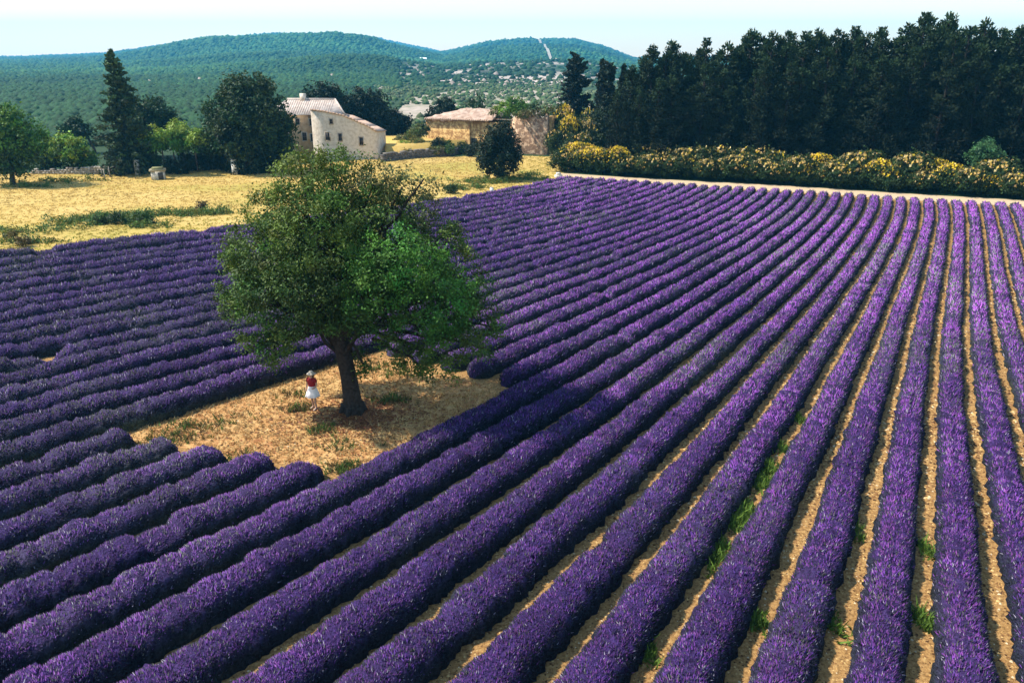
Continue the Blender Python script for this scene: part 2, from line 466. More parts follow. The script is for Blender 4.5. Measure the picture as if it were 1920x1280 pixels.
PURP = np.array([[0.122, 0.036, 0.240], [0.152, 0.041, 0.245], [0.086, 0.032, 0.222], [0.200, 0.066, 0.255], [0.046, 0.028, 0.130]])
def lavender_row(line, label, gaps=()):
    n_seed = int(rng.integers(1, 1 << 30))
    seg = np.linalg.norm(np.diff(line, axis=0), axis=1)
    s = np.concatenate([[0], np.cumsum(seg)])
    Ltot = s[-1]
    # stations, coarser far away
    st = [0.0]
    while st[-1] < Ltot:
        i = min(int(np.searchsorted(s, st[-1])), len(line) - 1)
        dist = math.hypot(line[i][0], line[i][1] + 0.0) + 6
        st.append(st[-1] + min(0.7, max(0.13, dist * 0.0058)))
    st = np.array(st[:-1] + [Ltot])
    X = np.interp(st, s, line[:, 0]); Y = np.interp(st, s, line[:, 1])
    base = np.array([X[0], Y[0], 0])
    T = unit(np.stack([np.gradient(X), np.gradient(Y)], -1))
    Nn = np.stack([T[:, 1], -T[:, 0]], -1)            # to the right of travel
    spc = np.array([1 / max(0.3, math.hypot(*gradN(x, y))) if (-60 < proj(x, y, .4)[0] < 1990 and proj(x, y, .4)[1] < 1310) else np.nan for x, y in zip(X, Y)])
    ok = ~np.isnan(spc)
    if not ok.any(): return None
    spc = np.interp(st, st[ok], spc[ok]); spc = np.clip(spc, 1.15, 2.1)
    dist = np.hypot(X, Y)
    # bushes along the row
    bush = [0.0]
    r2 = np.random.default_rng(n_seed)
    while bush[-1] < Ltot + 2: bush.append(bush[-1] + r2.uniform(0.55, 1.15))
    bush = np.array(bush)
    bi = np.clip(np.searchsorted(bush, st, 'right') - 1, 0, len(bush) - 2)
    bf = (st - bush[bi]) / (bush[bi + 1] - bush[bi])
    bulge = np.sin(math.pi * np.clip(bf, 0, 1)) ** 0.42
    bh = r2.uniform(0.86, 1.10, len(bush)); bw = r2.uniform(0.88, 1.08, len(bush))
    weak = r2.random(len(bush)) < .012
    bh = np.where(weak, bh * .62, bh); bt = r2.uniform(.72, 1.22, len(bush))
    hm = bh[bi] * (0.80 + 0.20 * bulge) * (1 + 0.07 * noise1(st, 4.0, n_seed + 1))
    wm = (0.4 + 0.6 * bw[bi]) * (0.88 + 0.12 * bulge) * (1 + 0.035 * noise1(st, 3.0, n_seed + 2))
    end = np.minimum(st, Ltot - st)
    taper = np.clip(end / 0.75, 0, 1); taper = np.sqrt(np.clip(1 - (1 - taper) ** 2, 0, 1))
    for (gx_, gy_, gr) in gaps:
        q = np.hypot(X - gx_, Y - gy_)
        taper = taper * np.clip((q - gr) / 0.7, 0.03, 1) ** 0.5
    W = (0.365 - 0.022 * np.clip((X - 2) / 8, 0, 1)) * spc * wm * (0.25 + 0.75 * taper)
    Hh = np.clip(0.41 * spc, 0.48, 0.78) * hm * (0.05 + 0.95 * taper)
    ctr = 0.03 * spc * noise1(st, 3.5, n_seed + 3)
    # greyer or greener stretches, patches shared between neighbouring rows
    leftish = np.clip((8 - X) / 22, 0, 1) * np.clip((Y - 8) / 10, 0, 1)
    gpatch = np.clip(0.24 + 0.26 * leftish + 0.55 * noise2(X, Y, 7.0, 31) + 0.35 * noise1(st, 2.2, n_seed + 4), 0, 1) ** 1.6
    gpatch = np.clip(gpatch + 0.9 * np.clip(1 - (Ltot - st) / 2.6, 0, 1) * np.clip((dist - 55) / 20, 0, 1), 0, 1)
    pink = np.clip(0.62 - 0.5 * leftish - 0.25 * np.clip((26 - Y) / 12, 0, 1) + 0.5 * noise2(X, Y, 11.0, 57) + 0.3 * noise1(st, 3.0, n_seed + 5), 0, 1)
    K, P = len(st), 11
    ph = np.linspace(0, math.pi, P)
    bump = 1 + 0.10 * r2.normal(size=(K, P)) * np.clip(dist / 30, 0.5, 1)[:, None]
    ce = np.sign(np.cos(ph)) * np.abs(np.cos(ph)) ** 0.75
    se = np.sin(ph) ** 0.80
    off = W[:, None] * ce * bump + ctr[:, None]
    hz = Hh[:, None] * se * bump * 0.94
    V = np.stack([X[:, None] + Nn[:, 0:1] * off, Y[:, None] + Nn[:, 1:2] * off, hz], -1)
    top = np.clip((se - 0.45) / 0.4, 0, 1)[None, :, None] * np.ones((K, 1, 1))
    stem = np.array([0.014, 0.017, 0.026]) * (1 - gpatch[:, None, None]) + np.array([0.055, 0.062, 0.035]) * gpatch[:, None, None]  # stem tint, darkened further: the rows' shaded sides are painted in
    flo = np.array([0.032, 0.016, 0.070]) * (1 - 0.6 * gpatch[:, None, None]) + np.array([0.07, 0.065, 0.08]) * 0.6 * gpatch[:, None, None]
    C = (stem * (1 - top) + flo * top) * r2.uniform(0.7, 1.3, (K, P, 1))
    i = (np.arange(K - 1)[:, None] * P + np.arange(P - 1)[None]).reshape(-1, 1)
    Q = i + np.array([[0, P, P + 1, 1]])
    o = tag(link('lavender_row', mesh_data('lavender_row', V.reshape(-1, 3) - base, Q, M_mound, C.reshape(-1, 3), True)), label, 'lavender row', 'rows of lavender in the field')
    o.location = base
    # flower spikes
    d3 = np.hypot(dist, CAM_H)
    dens = np.clip(520 * (20 / d3) ** 1.75, 26, 520)
    vis = np.array([1.0 if (-70 < proj(x, y, .4)[0] < 1990 and proj(x, y, .4)[1] < 1330) else 0.25 for x, y in zip(X, Y)])
    dst = np.gradient(st)
    cnt = (dens * vis * dst * (W * 2.0 + Hh * 1.1) * np.clip(taper, 0.1, 1))
    cnt = np.floor(cnt + r2.random(K)).astype(int)
    kk = np.repeat(np.arange(K), cnt)
    M = len(kk)
    if M:
        fs = r2.uniform(-0.5, 0.5, M)
        k2 = np.clip(kk + np.sign(fs).astype(int), 0, K - 1); w2 = np.abs(fs)
        L_ = lambda a: a[kk] * (1 - w2) + a[k2] * w2
        a = r2.uniform(0.06, 0.94, M) * math.pi
        a = math.pi / 2 + (a - math.pi / 2) * r2.uniform(0.75, 1.05, M)
        cx, sz = np.sign(np.cos(a)) * np.abs(np.cos(a)) ** 0.75, np.sin(a) ** 0.80
        n2 = unit(np.stack([L_(Nn[:, 0]), L_(Nn[:, 1])], -1))
        of = L_(W) * cx + L_(ctr)
        sc3 = (L_(d3) / 20)
        sz_len = 0.082 * np.clip(sc3, 0.9, 5) ** 0.68 * r2.uniform(0.65, 1.35, M)
        pos = np.stack([L_(X) + n2[:, 0] * of, L_(Y) + n2[:, 1] * of, L_(Hh) * sz * 0.95], -1)
        out = np.stack([n2[:, 0] * np.cos(a), n2[:, 1] * np.cos(a), np.sin(a)], -1)
        d = unit(out * 0.85 + np.array([0, 0, 0.55]) + r2.normal(size=(M, 3)) * 0.33)
        rad = sz_len * np.clip(0.17 + 0.02 * sc3, 0.17, 0.26)
        s1 = unit(np.cross(d, r2.normal(size=(M, 3)))); s2 = np.cross(d, s1)
        b0 = pos - d * sz_len[:, None] * 0.25
        tip = pos + d * sz_len[:, None] * 0.85
        vv = [tip] + [b0 + rad[:, None] * (math.cos(q) * s1 + math.sin(q) * s2) for q in (0, 2.094, 4.189)]
        Vs = np.stack(vv, 1).reshape(-1, 3) - base
        ix = np.arange(M)[:, None] * 4
        Fs = np.concatenate([ix + np.array([[0, 1, 2]]), ix + np.array([[0, 2, 3]]), ix + np.array([[0, 3, 1]])])
        g_ = L_(gpatch)[:, None]; p_ = L_(pink)[:, None]
        c = PURP[r2.integers(0, len(PURP), M)]
        c = c * (1 - 0.55 * p_) + np.array([0.255, 0.064, 0.300]) * 0.55 * p_
        grey = r2.random((M, 1)) < (0.10 + 0.45 * g_)
        lf_ = L_(leftish)[:, None]
        c = c * (1 - 0.5 * lf_) + np.array([0.050, 0.046, 0.115]) * 0.5 * lf_
        c = np.where(grey, np.array([0.135, 0.125, 0.150]) * (0.6 + 0.4 * p_) + np.array([0.0, 0.01, -0.02]), c)
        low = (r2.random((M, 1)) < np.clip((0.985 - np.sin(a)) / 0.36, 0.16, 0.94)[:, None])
        c = np.where(low, np.array([0.024, 0.026, 0.046]) * r2.uniform(0.5, 1.3, (M, 1)), c)  # more stem-dark spikes down the sides, painting in their shade
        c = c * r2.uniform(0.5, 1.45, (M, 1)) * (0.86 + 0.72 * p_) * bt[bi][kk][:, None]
        c = np.where(r2.random((M, 1)) < 0.025, np.array([0.28, 0.25, 0.33]), c)
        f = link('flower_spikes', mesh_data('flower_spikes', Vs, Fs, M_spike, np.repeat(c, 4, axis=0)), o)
        f['kind'] = 'stuff'
    return o

n_rows = 0
for n in range(22, -25, -1):
    if n >= -14:
        line = row_line(n)
    else:                                    # rows beyond the right edge of the picture run alongside their neighbour
        t_ = np.gradient(line, axis=0); t_ /= np.linalg.norm(t_, axis=1)[:, None]
        line = line + np.stack([t_[:, 1], -t_[:, 0]], -1) * 1.45
        line = np.array([p for p in line if not beyond_far(*p)])
    if line is None or len(line) < 6: continue
    if n >= 6 and n < 22: lab = 'purple lavender row, %s row beyond the tree clearing towards the meadow' % ORD[n - 6]
    elif n == 22: lab = 'outermost lavender row, running along the golden meadow edge'
    elif n == 0: lab = 'long lavender row running past the near edge of the tree clearing'
    elif n < 0: lab = 'purple lavender row, %s to the right of the row edging the clearing' % ORD[-n - 1]
    if 1 <= n <= 5:
        left = line[side(line, CL_A, CL_B) < 0]
        right = line[side(line, CR_A, CR_B) > 0]
        lavender_row(left, 'lavender row ending at the left side of the clearing, %s from the clearing\'s near edge' % ORD[n - 1]); n_rows += 1
        lavender_row(right, 'lavender row starting at the far right side of the clearing, %s from its near edge' % ORD[n - 1]); n_rows += 1
        continue
    gaps = ()
    if n == 11: gaps = ((*unp(92, 672, 0.3), 0.25),)
    if n == -4: gaps = ((*unp(862, 1195, 0.3), 0.12),)
    lavender_row(line, lab, gaps); n_rows += 1

# ------------------------------------------------------------------ clearing under the tree
def bez_poly(pts, step=0.6, amp=0.18):
    out = []
    for (a, b) in zip(pts, pts[1:] + pts[:1]):
        L = math.dist(a, b); k = max(1, int(L / step))
        for q in range(k):
            t = q / k
            out.append((a[0] + (b[0] - a[0]) * t + rng.normal() * amp * 0.5, a[1] + (b[1] - a[1]) * t + rng.normal() * amp * 0.5))
    return out
l0, l6 = row_line(0), row_line(6)
m0 = l0[(side(l0, CL_A, CL_B) > 0) & (side(l0, CR_A, CR_B) < 0)]
m6 = l6[(side(l6, CL_A, CL_B) > 0) & (side(l6, CR_A, CR_B) < 0)]
clear_poly = [tuple(p) for p in m0[::6]] + [tuple(p) for p in m6[::-6]]
sheet('clearing', clear_poly, 0.012, M_clearing)

def scatter_poly(poly, n):
    P = np.array(poly); lo, hi = P.min(0), P.max(0)
    q = rng.uniform(lo, hi, (n * 3, 2))
    return q[in_poly(q[:, 0], q[:, 1], poly)][:n]

def blades(name, xy, h, w, col, var=0.3, lean=0.45, per=3, z=0.0):
    """small grass tufts: 'per' thin triangles each"""
    n = len(xy) * per
    p = np.repeat(np.column_stack([xy, np.full(len(xy), z)]), per, axis=0)
    p[:, :2] += rng.normal(size=(n, 2)) * np.repeat(np.broadcast_to(np.asarray(w), (len(xy),)), per)[:, None] * 0.9
    hh = np.repeat(np.broadcast_to(np.asarray(h, float), (len(xy),)), per) * rng.uniform(0.6, 1.3, n)
    ww = np.repeat(np.broadcast_to(np.asarray(w, float), (len(xy),)), per) * rng.uniform(0.6, 1.3, n)
    a = rng.uniform(0, 2 * math.pi, n)
    dx = np.stack([np.cos(a), np.sin(a), np.zeros(n)], -1)
    tip = p + np.column_stack([rng.normal(size=(n, 2)) * (hh * lean)[:, None], hh])
    V = np.stack([p - dx * ww[:, None] * 0.5, p + dx * ww[:, None] * 0.5, tip], 1).reshape(-1, 3)
    Ft = np.arange(n * 3).reshape(-1, 3)
    c = np.repeat(np.asarray(col, float) if np.asarray(col).ndim == 2 else np.tile(col, (len(xy), 1)), per, axis=0)
    c = c * rng.uniform(1 - var, 1 + var, (n, 1))
    return tag(link(name, mesh_data(name, V, Ft, M_grass, np.repeat(c, 3, axis=0))), kind='stuff')

q = scatter_poly(clear_poly, 5500)
d_tr = np.hypot(q[:, 0] + 6.65, q[:, 1] - 30.0)
keep = (d_tr > 0.8) & (rng.random(len(q)) < np.clip(0.25 + (d_tr - 1.0) / 3.5, 0, 1))
q = q[keep]
cc = np.where(rng.random((len(q), 1)) < 0.5, np.array([0.58, 0.40, 0.17]), np.array([0.42, 0.24, 0.085]))
blades('dry_grass', q, rng.uniform(0.04, 0.13, len(q)), 0.05, cc, 0.3, 0.8, 4, 0.012)
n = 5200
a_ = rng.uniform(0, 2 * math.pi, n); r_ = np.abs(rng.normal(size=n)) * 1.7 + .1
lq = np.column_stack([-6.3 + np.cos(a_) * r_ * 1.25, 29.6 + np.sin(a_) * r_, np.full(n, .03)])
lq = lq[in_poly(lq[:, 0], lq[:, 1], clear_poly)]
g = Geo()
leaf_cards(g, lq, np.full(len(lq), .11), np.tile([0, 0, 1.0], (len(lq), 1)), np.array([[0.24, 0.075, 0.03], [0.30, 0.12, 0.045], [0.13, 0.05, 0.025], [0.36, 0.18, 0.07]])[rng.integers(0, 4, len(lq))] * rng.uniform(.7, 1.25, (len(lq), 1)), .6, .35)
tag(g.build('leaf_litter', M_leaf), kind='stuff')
gq = []
for (px, py, n, sp) in ((648, 878, 90, .35), (455, 860, 50, .4), (352, 800, 40, .4), (342, 817, 40, .6), (600, 808, 60, .3), (560, 767, 60, .35), (735, 750, 70, .35), (300, 828, 60, .6), (420, 790, 30, .6), (640, 835, 30, .5), (735, 700, 40, .6), (560, 740, 30, .4), (700, 690, 40, .5)):
    x, y = unp(px, py)
    gq.append(np.column_stack([x + rng.normal(size=n) * sp, y + rng.normal(size=n) * sp * 0.7]))
gq = np.concatenate(gq)
blades('green_weeds', gq, rng.uniform(0.08, 0.28, len(gq)), 0.06, np.where(rng.random((len(gq), 1)) < 0.65, np.array([0.09, 0.14, 0.03]), np.array([0.14, 0.10, 0.04])), 0.4, 0.5, 5, 0.012)

# weeds between two rows right of the middle, and pebbles and straw in the gaps near the camera
wq = []
for (px, py, n, sp) in ((1465, 840, 60, .18), (1440, 880, 140, .2), (1425, 905, 150, .2), (1395, 960, 130, .22), (1380, 980, 120, .2), (1345, 1030, 120, .22), (1330, 1045, 60, .2), (1500, 790, 60, .15), (1560, 1170, 50, .15), (1420, 1165, 60, .15), (1730, 1165, 70, .12), (1735, 1030, 40, .12), (1215, 1225, 50, .15), (1600, 1000, 30, .15)):
    x, y = unp(px, py)
    wq.append(np.column_stack([x + rng.normal(size=n) * sp, y + rng.normal(size=n) * sp * 2.0]))
wq = np.concatenate(wq)
blades('row_weeds', wq, rng.uniform(0.08, 0.30, len(wq)), 0.07, np.array([0.10, 0.17, 0.025]), 0.45, 0.5, 4, 0.006)

def gap_points(n, ymin, ymax, xmin, xmax):
    q = np.column_stack([rng.uniform(xmin, xmax, n), rng.uniform(ymin, ymax, n)])
    v = fN(q[:, 0], q[:, 1])
    return q[np.abs(v - np.floor(v) - 0.5) < 0.17]
pq = np.concatenate([gap_points(60000, 13, 30, -14, 26), gap_points(40000, 30, 60, 5, 42)])
n = len(pq)
szp = rng.uniform(0.015, 0.045, n) * np.clip(np.hypot(pq[:, 0], pq[:, 1]) / 18, 1, 2)
octa = np.array([(1, 0, 0), (0, 1, 0), (-1, 0, 0), (0, -1, 0), (0, 0, 0.7)], float)
V = np.column_stack([pq, np.full(n, 0.004)])[:, None] + octa[None] * szp[:, None, None] * rng.uniform(0.6, 1.4, (n, 5, 1))
ix = np.arange(n)[:, None] * 5
Fp = np.concatenate([ix + np.array([[a, b, 4]]) for a, b in ((0, 1), (1, 2), (2, 3), (3, 0))])
pc = np.array([[0.36, 0.21, 0.075], [0.48, 0.32, 0.13], [0.08, 0.04, 0.018], [0.20, 0.10, 0.04], [0.52, 0.42, 0.26]])[rng.choice(5, n, p=[.3, .2, .25, .2, .05])]
tag(link('gravel', mesh_data('gravel', V.reshape(-1, 3), Fp, M_stone, np.repeat(pc, 5, axis=0))), kind='stuff')

# ------------------------------------------------------------------ meadow grass and weeds
q = scatter_poly([p for p in meadow_poly], 26000)
dd = np.hypot(q[:, 0], q[:, 1])
nearf = np.clip((fN(np.clip(q[:, 0], -45, 10), np.clip(q[:, 1], 40, 100)) - 22.5) / 6.0, 0, 1)[:, None]
gcol = np.array([0.30, 0.28, 0.025]) * (1 - nearf) + np.array([0.50, 0.34, 0.10]) * nearf
gcol = gcol * (1 + 0.25 * noise2(q[:, 0], q[:, 1], 5.0, 77)[:, None])
blades('meadow_grass', q, rng.uniform(0.05, 0.13, len(q)), 0.14, gcol, 0.15, 1.2, 4, 0.003)
mw = []
for (px, py, n, sx, sy) in ((180, 412, 140, 2.0, .8), (210, 410, 160, 1.4, .8), (265, 408, 110, .8, 1.1), (280, 425, 50, .8, .5), (160, 420, 60, 1.4, .5), (350, 402, 130, 2.2, .6), (400, 398, 70, 1.5, .5), (20, 440, 60, 1.4, .8), (60, 455, 50, 1.2, .6), (120, 430, 40, 1.5, .6), (910, 342, 140, 2.5, .8), (965, 336, 120, 2.0, .8), (990, 330, 50, 1.5, 1.0), (850, 355, 60, .6, .6), (900, 352, 40, .8, .5), (120, 340, 80, 2.5, .8), (60, 350, 60, 2, .6)):
    x, y = unp(px, py)
    mw.append(np.column_stack([x + rng.normal(size=n) * sx, y + rng.normal(size=n) * sy]))
mw = np.concatenate(mw)
mcol = np.where(rng.random((len(mw), 1)) < 0.7, np.array([0.085, 0.140, 0.025]), np.array([0.17, 0.17, 0.03]))
g = Geo()
for (x, y), c in zip(mw[::3], mcol[::3]):
    h_ = rng.uniform(.18, .42)
    lobes_to_leaves(g, [(x, y, h_ * .4, .5, .5, h_, c, 1.0)], .3, 9, .2, .7, .3)
tag(g.build('meadow_weeds', M_leaf), kind='stuff')

# ------------------------------------------------------------------ the big tree in the clearing
TX, TY = unp(662, 772)
def lobe_px(px, py, rp, dy, col, full=1.0, sq=(1, 1, 0.9)):
    Y = TY + dy
    x, z = on_plane(px, py, Y)
    dep = Y * math.cos(PITCH) + (CAM_H - z) * math.sin(PITCH)
    r = rp * dep / F_PX
    return (x, Y, z, r * sq[0], r * sq[1], r * sq[2], col, full)
OL = (0.078, 0.128, 0.020); BR = (0.058, 0.150, 0.020); DK = (0.050, 0.092, 0.018); TW = (0.105, 0.120, 0.040); YG = (0.112, 0.152, 0.024)  # YG, DK: leaf greens with the sunlit top-left and shaded inside painted in
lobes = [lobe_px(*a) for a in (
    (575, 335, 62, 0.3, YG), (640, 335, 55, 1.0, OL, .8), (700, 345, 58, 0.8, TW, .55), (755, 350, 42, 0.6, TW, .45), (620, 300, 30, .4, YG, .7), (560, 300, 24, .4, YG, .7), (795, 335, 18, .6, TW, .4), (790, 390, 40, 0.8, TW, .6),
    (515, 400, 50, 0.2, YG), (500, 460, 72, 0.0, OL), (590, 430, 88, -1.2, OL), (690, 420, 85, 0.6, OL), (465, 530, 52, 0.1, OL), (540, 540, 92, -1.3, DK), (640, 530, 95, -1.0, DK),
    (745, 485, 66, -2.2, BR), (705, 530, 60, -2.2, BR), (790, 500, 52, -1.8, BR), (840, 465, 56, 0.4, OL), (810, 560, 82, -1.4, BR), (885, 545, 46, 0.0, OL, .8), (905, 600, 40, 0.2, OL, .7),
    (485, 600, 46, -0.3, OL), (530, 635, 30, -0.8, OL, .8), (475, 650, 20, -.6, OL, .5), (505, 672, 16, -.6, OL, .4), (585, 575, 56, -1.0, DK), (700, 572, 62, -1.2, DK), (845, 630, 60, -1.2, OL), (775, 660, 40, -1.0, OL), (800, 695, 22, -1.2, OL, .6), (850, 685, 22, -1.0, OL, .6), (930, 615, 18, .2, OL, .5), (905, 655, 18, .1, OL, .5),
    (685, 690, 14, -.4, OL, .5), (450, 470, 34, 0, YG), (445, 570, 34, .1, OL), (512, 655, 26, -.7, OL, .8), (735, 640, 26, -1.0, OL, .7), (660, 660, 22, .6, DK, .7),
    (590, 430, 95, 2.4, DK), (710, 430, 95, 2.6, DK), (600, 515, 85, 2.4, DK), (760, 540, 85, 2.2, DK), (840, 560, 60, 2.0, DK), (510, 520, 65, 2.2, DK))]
tree = empty('broadleaf_tree', (TX, TY, 0.0), 'large round-crowned green tree standing in the bare clearing amid the lavender', 'tree')
g = Geo()
bark = (0.035, 0.028, 0.024)
prof = [(672, 784, 27), (664, 771, 20.5), (660, 742, 17.5), (653, 705, 16), (645, 670, 15), (637, 630, 14.5), (632, 595, 14)]
tp, tr = [], []
for (px, py, hw) in prof:
    x, z = on_plane(px, py, TY)
    tp.append((x - TX, 0.0, z)); tr.append(hw * 31.0 / F_PX)
tp[0] = (tp[1][0] + .03, 0, -0.15); tr[0] = tr[1] * 1.32
g.tube(tp, tr, 16, bark, 0.07)
for a in np.linspace(0, 2 * math.pi, 7)[:-1] + 0.3:        # root flare
    g.tube([(0.33 * math.cos(a), 0.33 * math.sin(a), 0.4), (0.44 * math.cos(a), 0.44 * math.sin(a), 0.12), (0.60 * math.cos(a), 0.60 * math.sin(a), -0.06)], [0.15, 0.13, 0.05], 7, bark, 0.1)
fork = np.array(tp[-1])
for k, l in enumerate(lobes):
    tgt = np.array([l[0] - TX, l[1] - TY, l[2]])
    src = np.array(tp[4 + (k % 3)]) if l[3] > 1.0 else fork * 0.6 + tgt * 0.4
    big = 0.19 if l[3] > 1.4 else 0.09
    limb(g, src, tgt, big, 0.03, 0.06, 7, 7, bark)
x, z = on_plane(700, 682, TY); limb(g, tp[3], (x - TX, -0.3, z), 0.05, 0.015, 0.0, 5, 4, bark)
g.build('trunk', M_bark, tree, True)
g = Geo()
L2 = [(l[0] - TX, l[1] - TY, l[2], *l[3:]) for l in lobes]
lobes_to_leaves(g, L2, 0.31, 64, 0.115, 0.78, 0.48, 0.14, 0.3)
# bare twigs in the thin top
for (px, py) in ((690, 330), (720, 345), (745, 330), (770, 360), (660, 320), (735, 380), (800, 380), (640, 310)):
    x, z = on_plane(px, py, TY + rng.uniform(-.3, 1.2))
g.build('crown', M_leaf, tree)

# ------------------------------------------------------------------ the person by the trunk
def skin_chain(name, pts, edges, radii, mat_c, parent, sub=1):
    me = bpy.data.meshes.new(name)
    me.from_pydata(pts, edges, [])
    o = link(name, me, parent)
    md = o.modifiers.new('skin', 'SKIN')
    for i, r in enumerate(radii):
        v = me.skin_vertices[0].data[i]
        v.radius = (r, r) if not isinstance(r, tuple) else r
    me.skin_vertices[0].data[0].use_root = True
    sb = o.modifiers.new('sub', 'SUBSURF'); sb.levels = sub; sb.render_levels = sub
    me.materials.append(mat_c)
    return o
def flat_mat(name, c, rough=0.8):
    m = ramp_mat(name, [(25, 3, [(0.3, tuple(v * 0.85 for v in c)), (0.7, tuple(min(1, v * 1.1) for v in c))], 1)], rough)
    return m
M_skin = flat_mat('skin', (0.48, 0.27, 0.18), 0.6)
M_red = flat_mat('red_cloth', (0.26, 0.02, 0.025))
M_white = flat_mat('white_cloth', (0.80, 0.74, 0.72))
M_hair = flat_mat('brown_hair', (0.10, 0.05, 0.03), 0.5)
M_straw = flat_mat('straw', (0.62, 0.52, 0.42))
M_shoe = flat_mat('shoe', (0.55, 0.42, 0.33))
px_, py_ = unp(589, 767)
per = empty('person', (px_, py_, 0.012), 'person in a red top and white skirt standing beside the tree trunk', 'person', rz=R(-20))
# local frame: faces -Y, x to its left
P = [(0, 0, 0.93), (0, 0.0, 1.06), (0, -0.005, 1.22), (0, 0.0, 1.36), (0, 0.01, 1.43), (0, -0.005, 1.50), (0, -0.01, 1.58),
     (0.09, 0, 0.88), (0.095, -0.02, 0.48), (0.10, 0.02, 0.09), (0.105, -0.10, 0.03),
     (-0.09, 0, 0.88), (-0.10, 0.05, 0.49), (-0.11, 0.13, 0.10), (-0.12, 0.03, 0.035),
     (0.165, 0.0, 1.36), (0.23, 0.03, 1.11), (0.17, -0.15, 1.02), (0.13, -0.22, 1.04),
     (-0.165, 0.0, 1.36), (-0.25, 0.02, 1.10), (-0.24, -0.10, 0.88), (-0.235, -0.12, 0.80)]
E = [(0, 1), (1, 2), (2, 3), (3, 4), (4, 5), (5, 6), (0, 7), (7, 8), (8, 9), (9, 10), (0, 11), (11, 12), (12, 13), (13, 14), (3, 15), (15, 16), (16, 17), (17, 18), (3, 19), (19, 20), (20, 21), (21, 22)]
RD = [(.13, .10), (.11, .085), (.125, .09), (.10, .075), .048, .075, .085, .085, .052, .036, .030, .085, .052, .036, .030, .05, .038, .030, .030, .05, .038, .030, .028]
skin_chain('body', P, E, RD, M_skin, per, 2)
def lathe(name, prof, mat_, parent, n=20, wob=0.0, cy=0.0, ex=1.0):
    g = Geo()
    ph = np.arange(n) * 2 * math.pi / n
    V = []
    for (r, z) in prof:
        k = 1 + wob * np.sin(ph * 7) * (r > 0.2)
        V += [(r * q * math.cos(a) * ex, r * q * math.sin(a) + cy, z) for a, q in zip(ph, k)]
    K = len(prof)
    i = np.arange(K - 1)[:, None] * n; j = np.arange(n)[None]; j2 = (j + 1) % n
    g.add(V, np.stack([i + j, i + j2, i + n + j2, i + n + j], -1).reshape(-1, 4))
    return g.build(name, mat_, parent, True)
lathe('skirt', [(0.145, 1.09), (0.16, 1.02), (0.20, 0.90), (0.25, 0.76), (0.30, 0.62), (0.295, 0.615), (0.24, 0.74)], M_white, per, 28, 0.07)
lathe('top', [(0.148, 1.07), (0.150, 1.10), (0.158, 1.20), (0.170, 1.28), (0.172, 1.34), (0.12, 1.41), (0.07, 1.435)], M_red, per, 20, 0.0, 0.0, 1.05)
for s, sh in ((1, 15), (-1, 19)):
    g = Geo(); a = np.array(P[sh]); b = np.array(P[sh + 1])
    g.tube([a * [0.8, 1, 1] + [0, 0, .02], a, a + (b - a) * 0.45], [0.075, 0.07, 0.066], 10)
    g.build('sleeve', M_red, per, True)
g = Geo()
th = np.linspace(0, math.pi, 9)
hv = []
for t in th:
    for a in np.linspace(0, 2 * math.pi, 14)[:-1]:
        rr = 0.112
        hv.append((rr * math.sin(t) * math.cos(a), 0.025 + rr * 1.05 * math.sin(t) * math.sin(a) + (0.03 if t > 1.5 else 0), 1.565 + rr * 1.12 * math.cos(t) - (0.05 if t > 2 else 0)))
K, nn = 9, 13
i = np.arange(K - 1)[:, None] * nn; j = np.arange(nn)[None]; j2 = (j + 1) % nn
g.add(hv, np.stack([i + j, i + nn + j, i + nn + j2, i + j2], -1).reshape(-1, 4))
g.build('hair', M_hair, per, True)
lathe('straw_hat', [(0.005, 1.715), (0.07, 1.71), (0.10, 1.68), (0.108, 1.63), (0.19, 1.605), (0.19, 1.600), (0.10, 1.622)], M_straw, per, 20, 0.0, 0.02)
for s in (1, -1):
    g = Geo(); b = P[10] if s > 0 else P[14]
    g.tube([(b[0], b[1] + 0.15, 0.035), (b[0], b[1] + 0.05, 0.04), (b[0], b[1] - 0.08, 0.028)], [0.036, 0.042, 0.03], 8)
    g.build('shoe', M_shoe, per, True)

# ------------------------------------------------------------------ buildings
def window(parent, cx, cz, w, h, y, ux, uy, nx, ny, pane_c=(0.015, 0.014, 0.016), shutter=None):
    """recessed window with stone surround, frame bars and dark pane; (ux, uy) along the wall, (nx, ny) outwards"""
    def q(g, a0, a1, z0, z1, d0, d1, col):
        V = []
        for d in (d0, d1):
            for (a, z) in ((a0, z0), (a1, z0), (a1, z1), (a0, z1)):
                V.append((ux * a + nx * d, uy * a + ny * d, z))
        g.add(V, [(0, 1, 2, 3), (7, 6, 5, 4), (0, 4, 5, 1), (1, 5, 6, 2), (2, 6, 7, 3), (3, 7, 4, 0)], col)
    g = Geo()
    fr = (0.40, 0.32, 0.24)
    t = 0.12
    q(g, cx - w / 2 - t, cx - w / 2, cz - h / 2 - t, cz + h / 2 + t, y - 0.1, y + 0.05, fr)
    q(g, cx + w / 2, cx + w / 2 + t, cz - h / 2 - t, cz + h / 2 + t, y - 0.1, y + 0.05, fr)
    q(g, cx - w / 2, cx + w / 2, cz + h / 2, cz + h / 2 + t, y - 0.1, y + 0.05, fr)
    q(g, cx - w / 2, cx + w / 2, cz - h / 2 - t, cz - h / 2, y - 0.1, y + 0.09, fr)
    f = g.build('window', M_plain, parent)
    g = Geo(); q(g, cx - w / 2, cx + w / 2, cz - h / 2, cz + h / 2, y + 0.004, y + 0.012, pane_c)
    g.build('pane', M_plain, f)
    g = Geo()
    q(g, cx - 0.03, cx + 0.03, cz - h / 2, cz + h / 2, y + 0.016, y + 0.03, (0.10, 0.07, 0.05))
    q(g, cx - w / 2, cx + w / 2, cz - 0.03, cz + 0.03, y + 0.017, y + 0.028, (0.10, 0.07, 0.05))
    g.build('glazing_bar', M_plain, f)
    return f

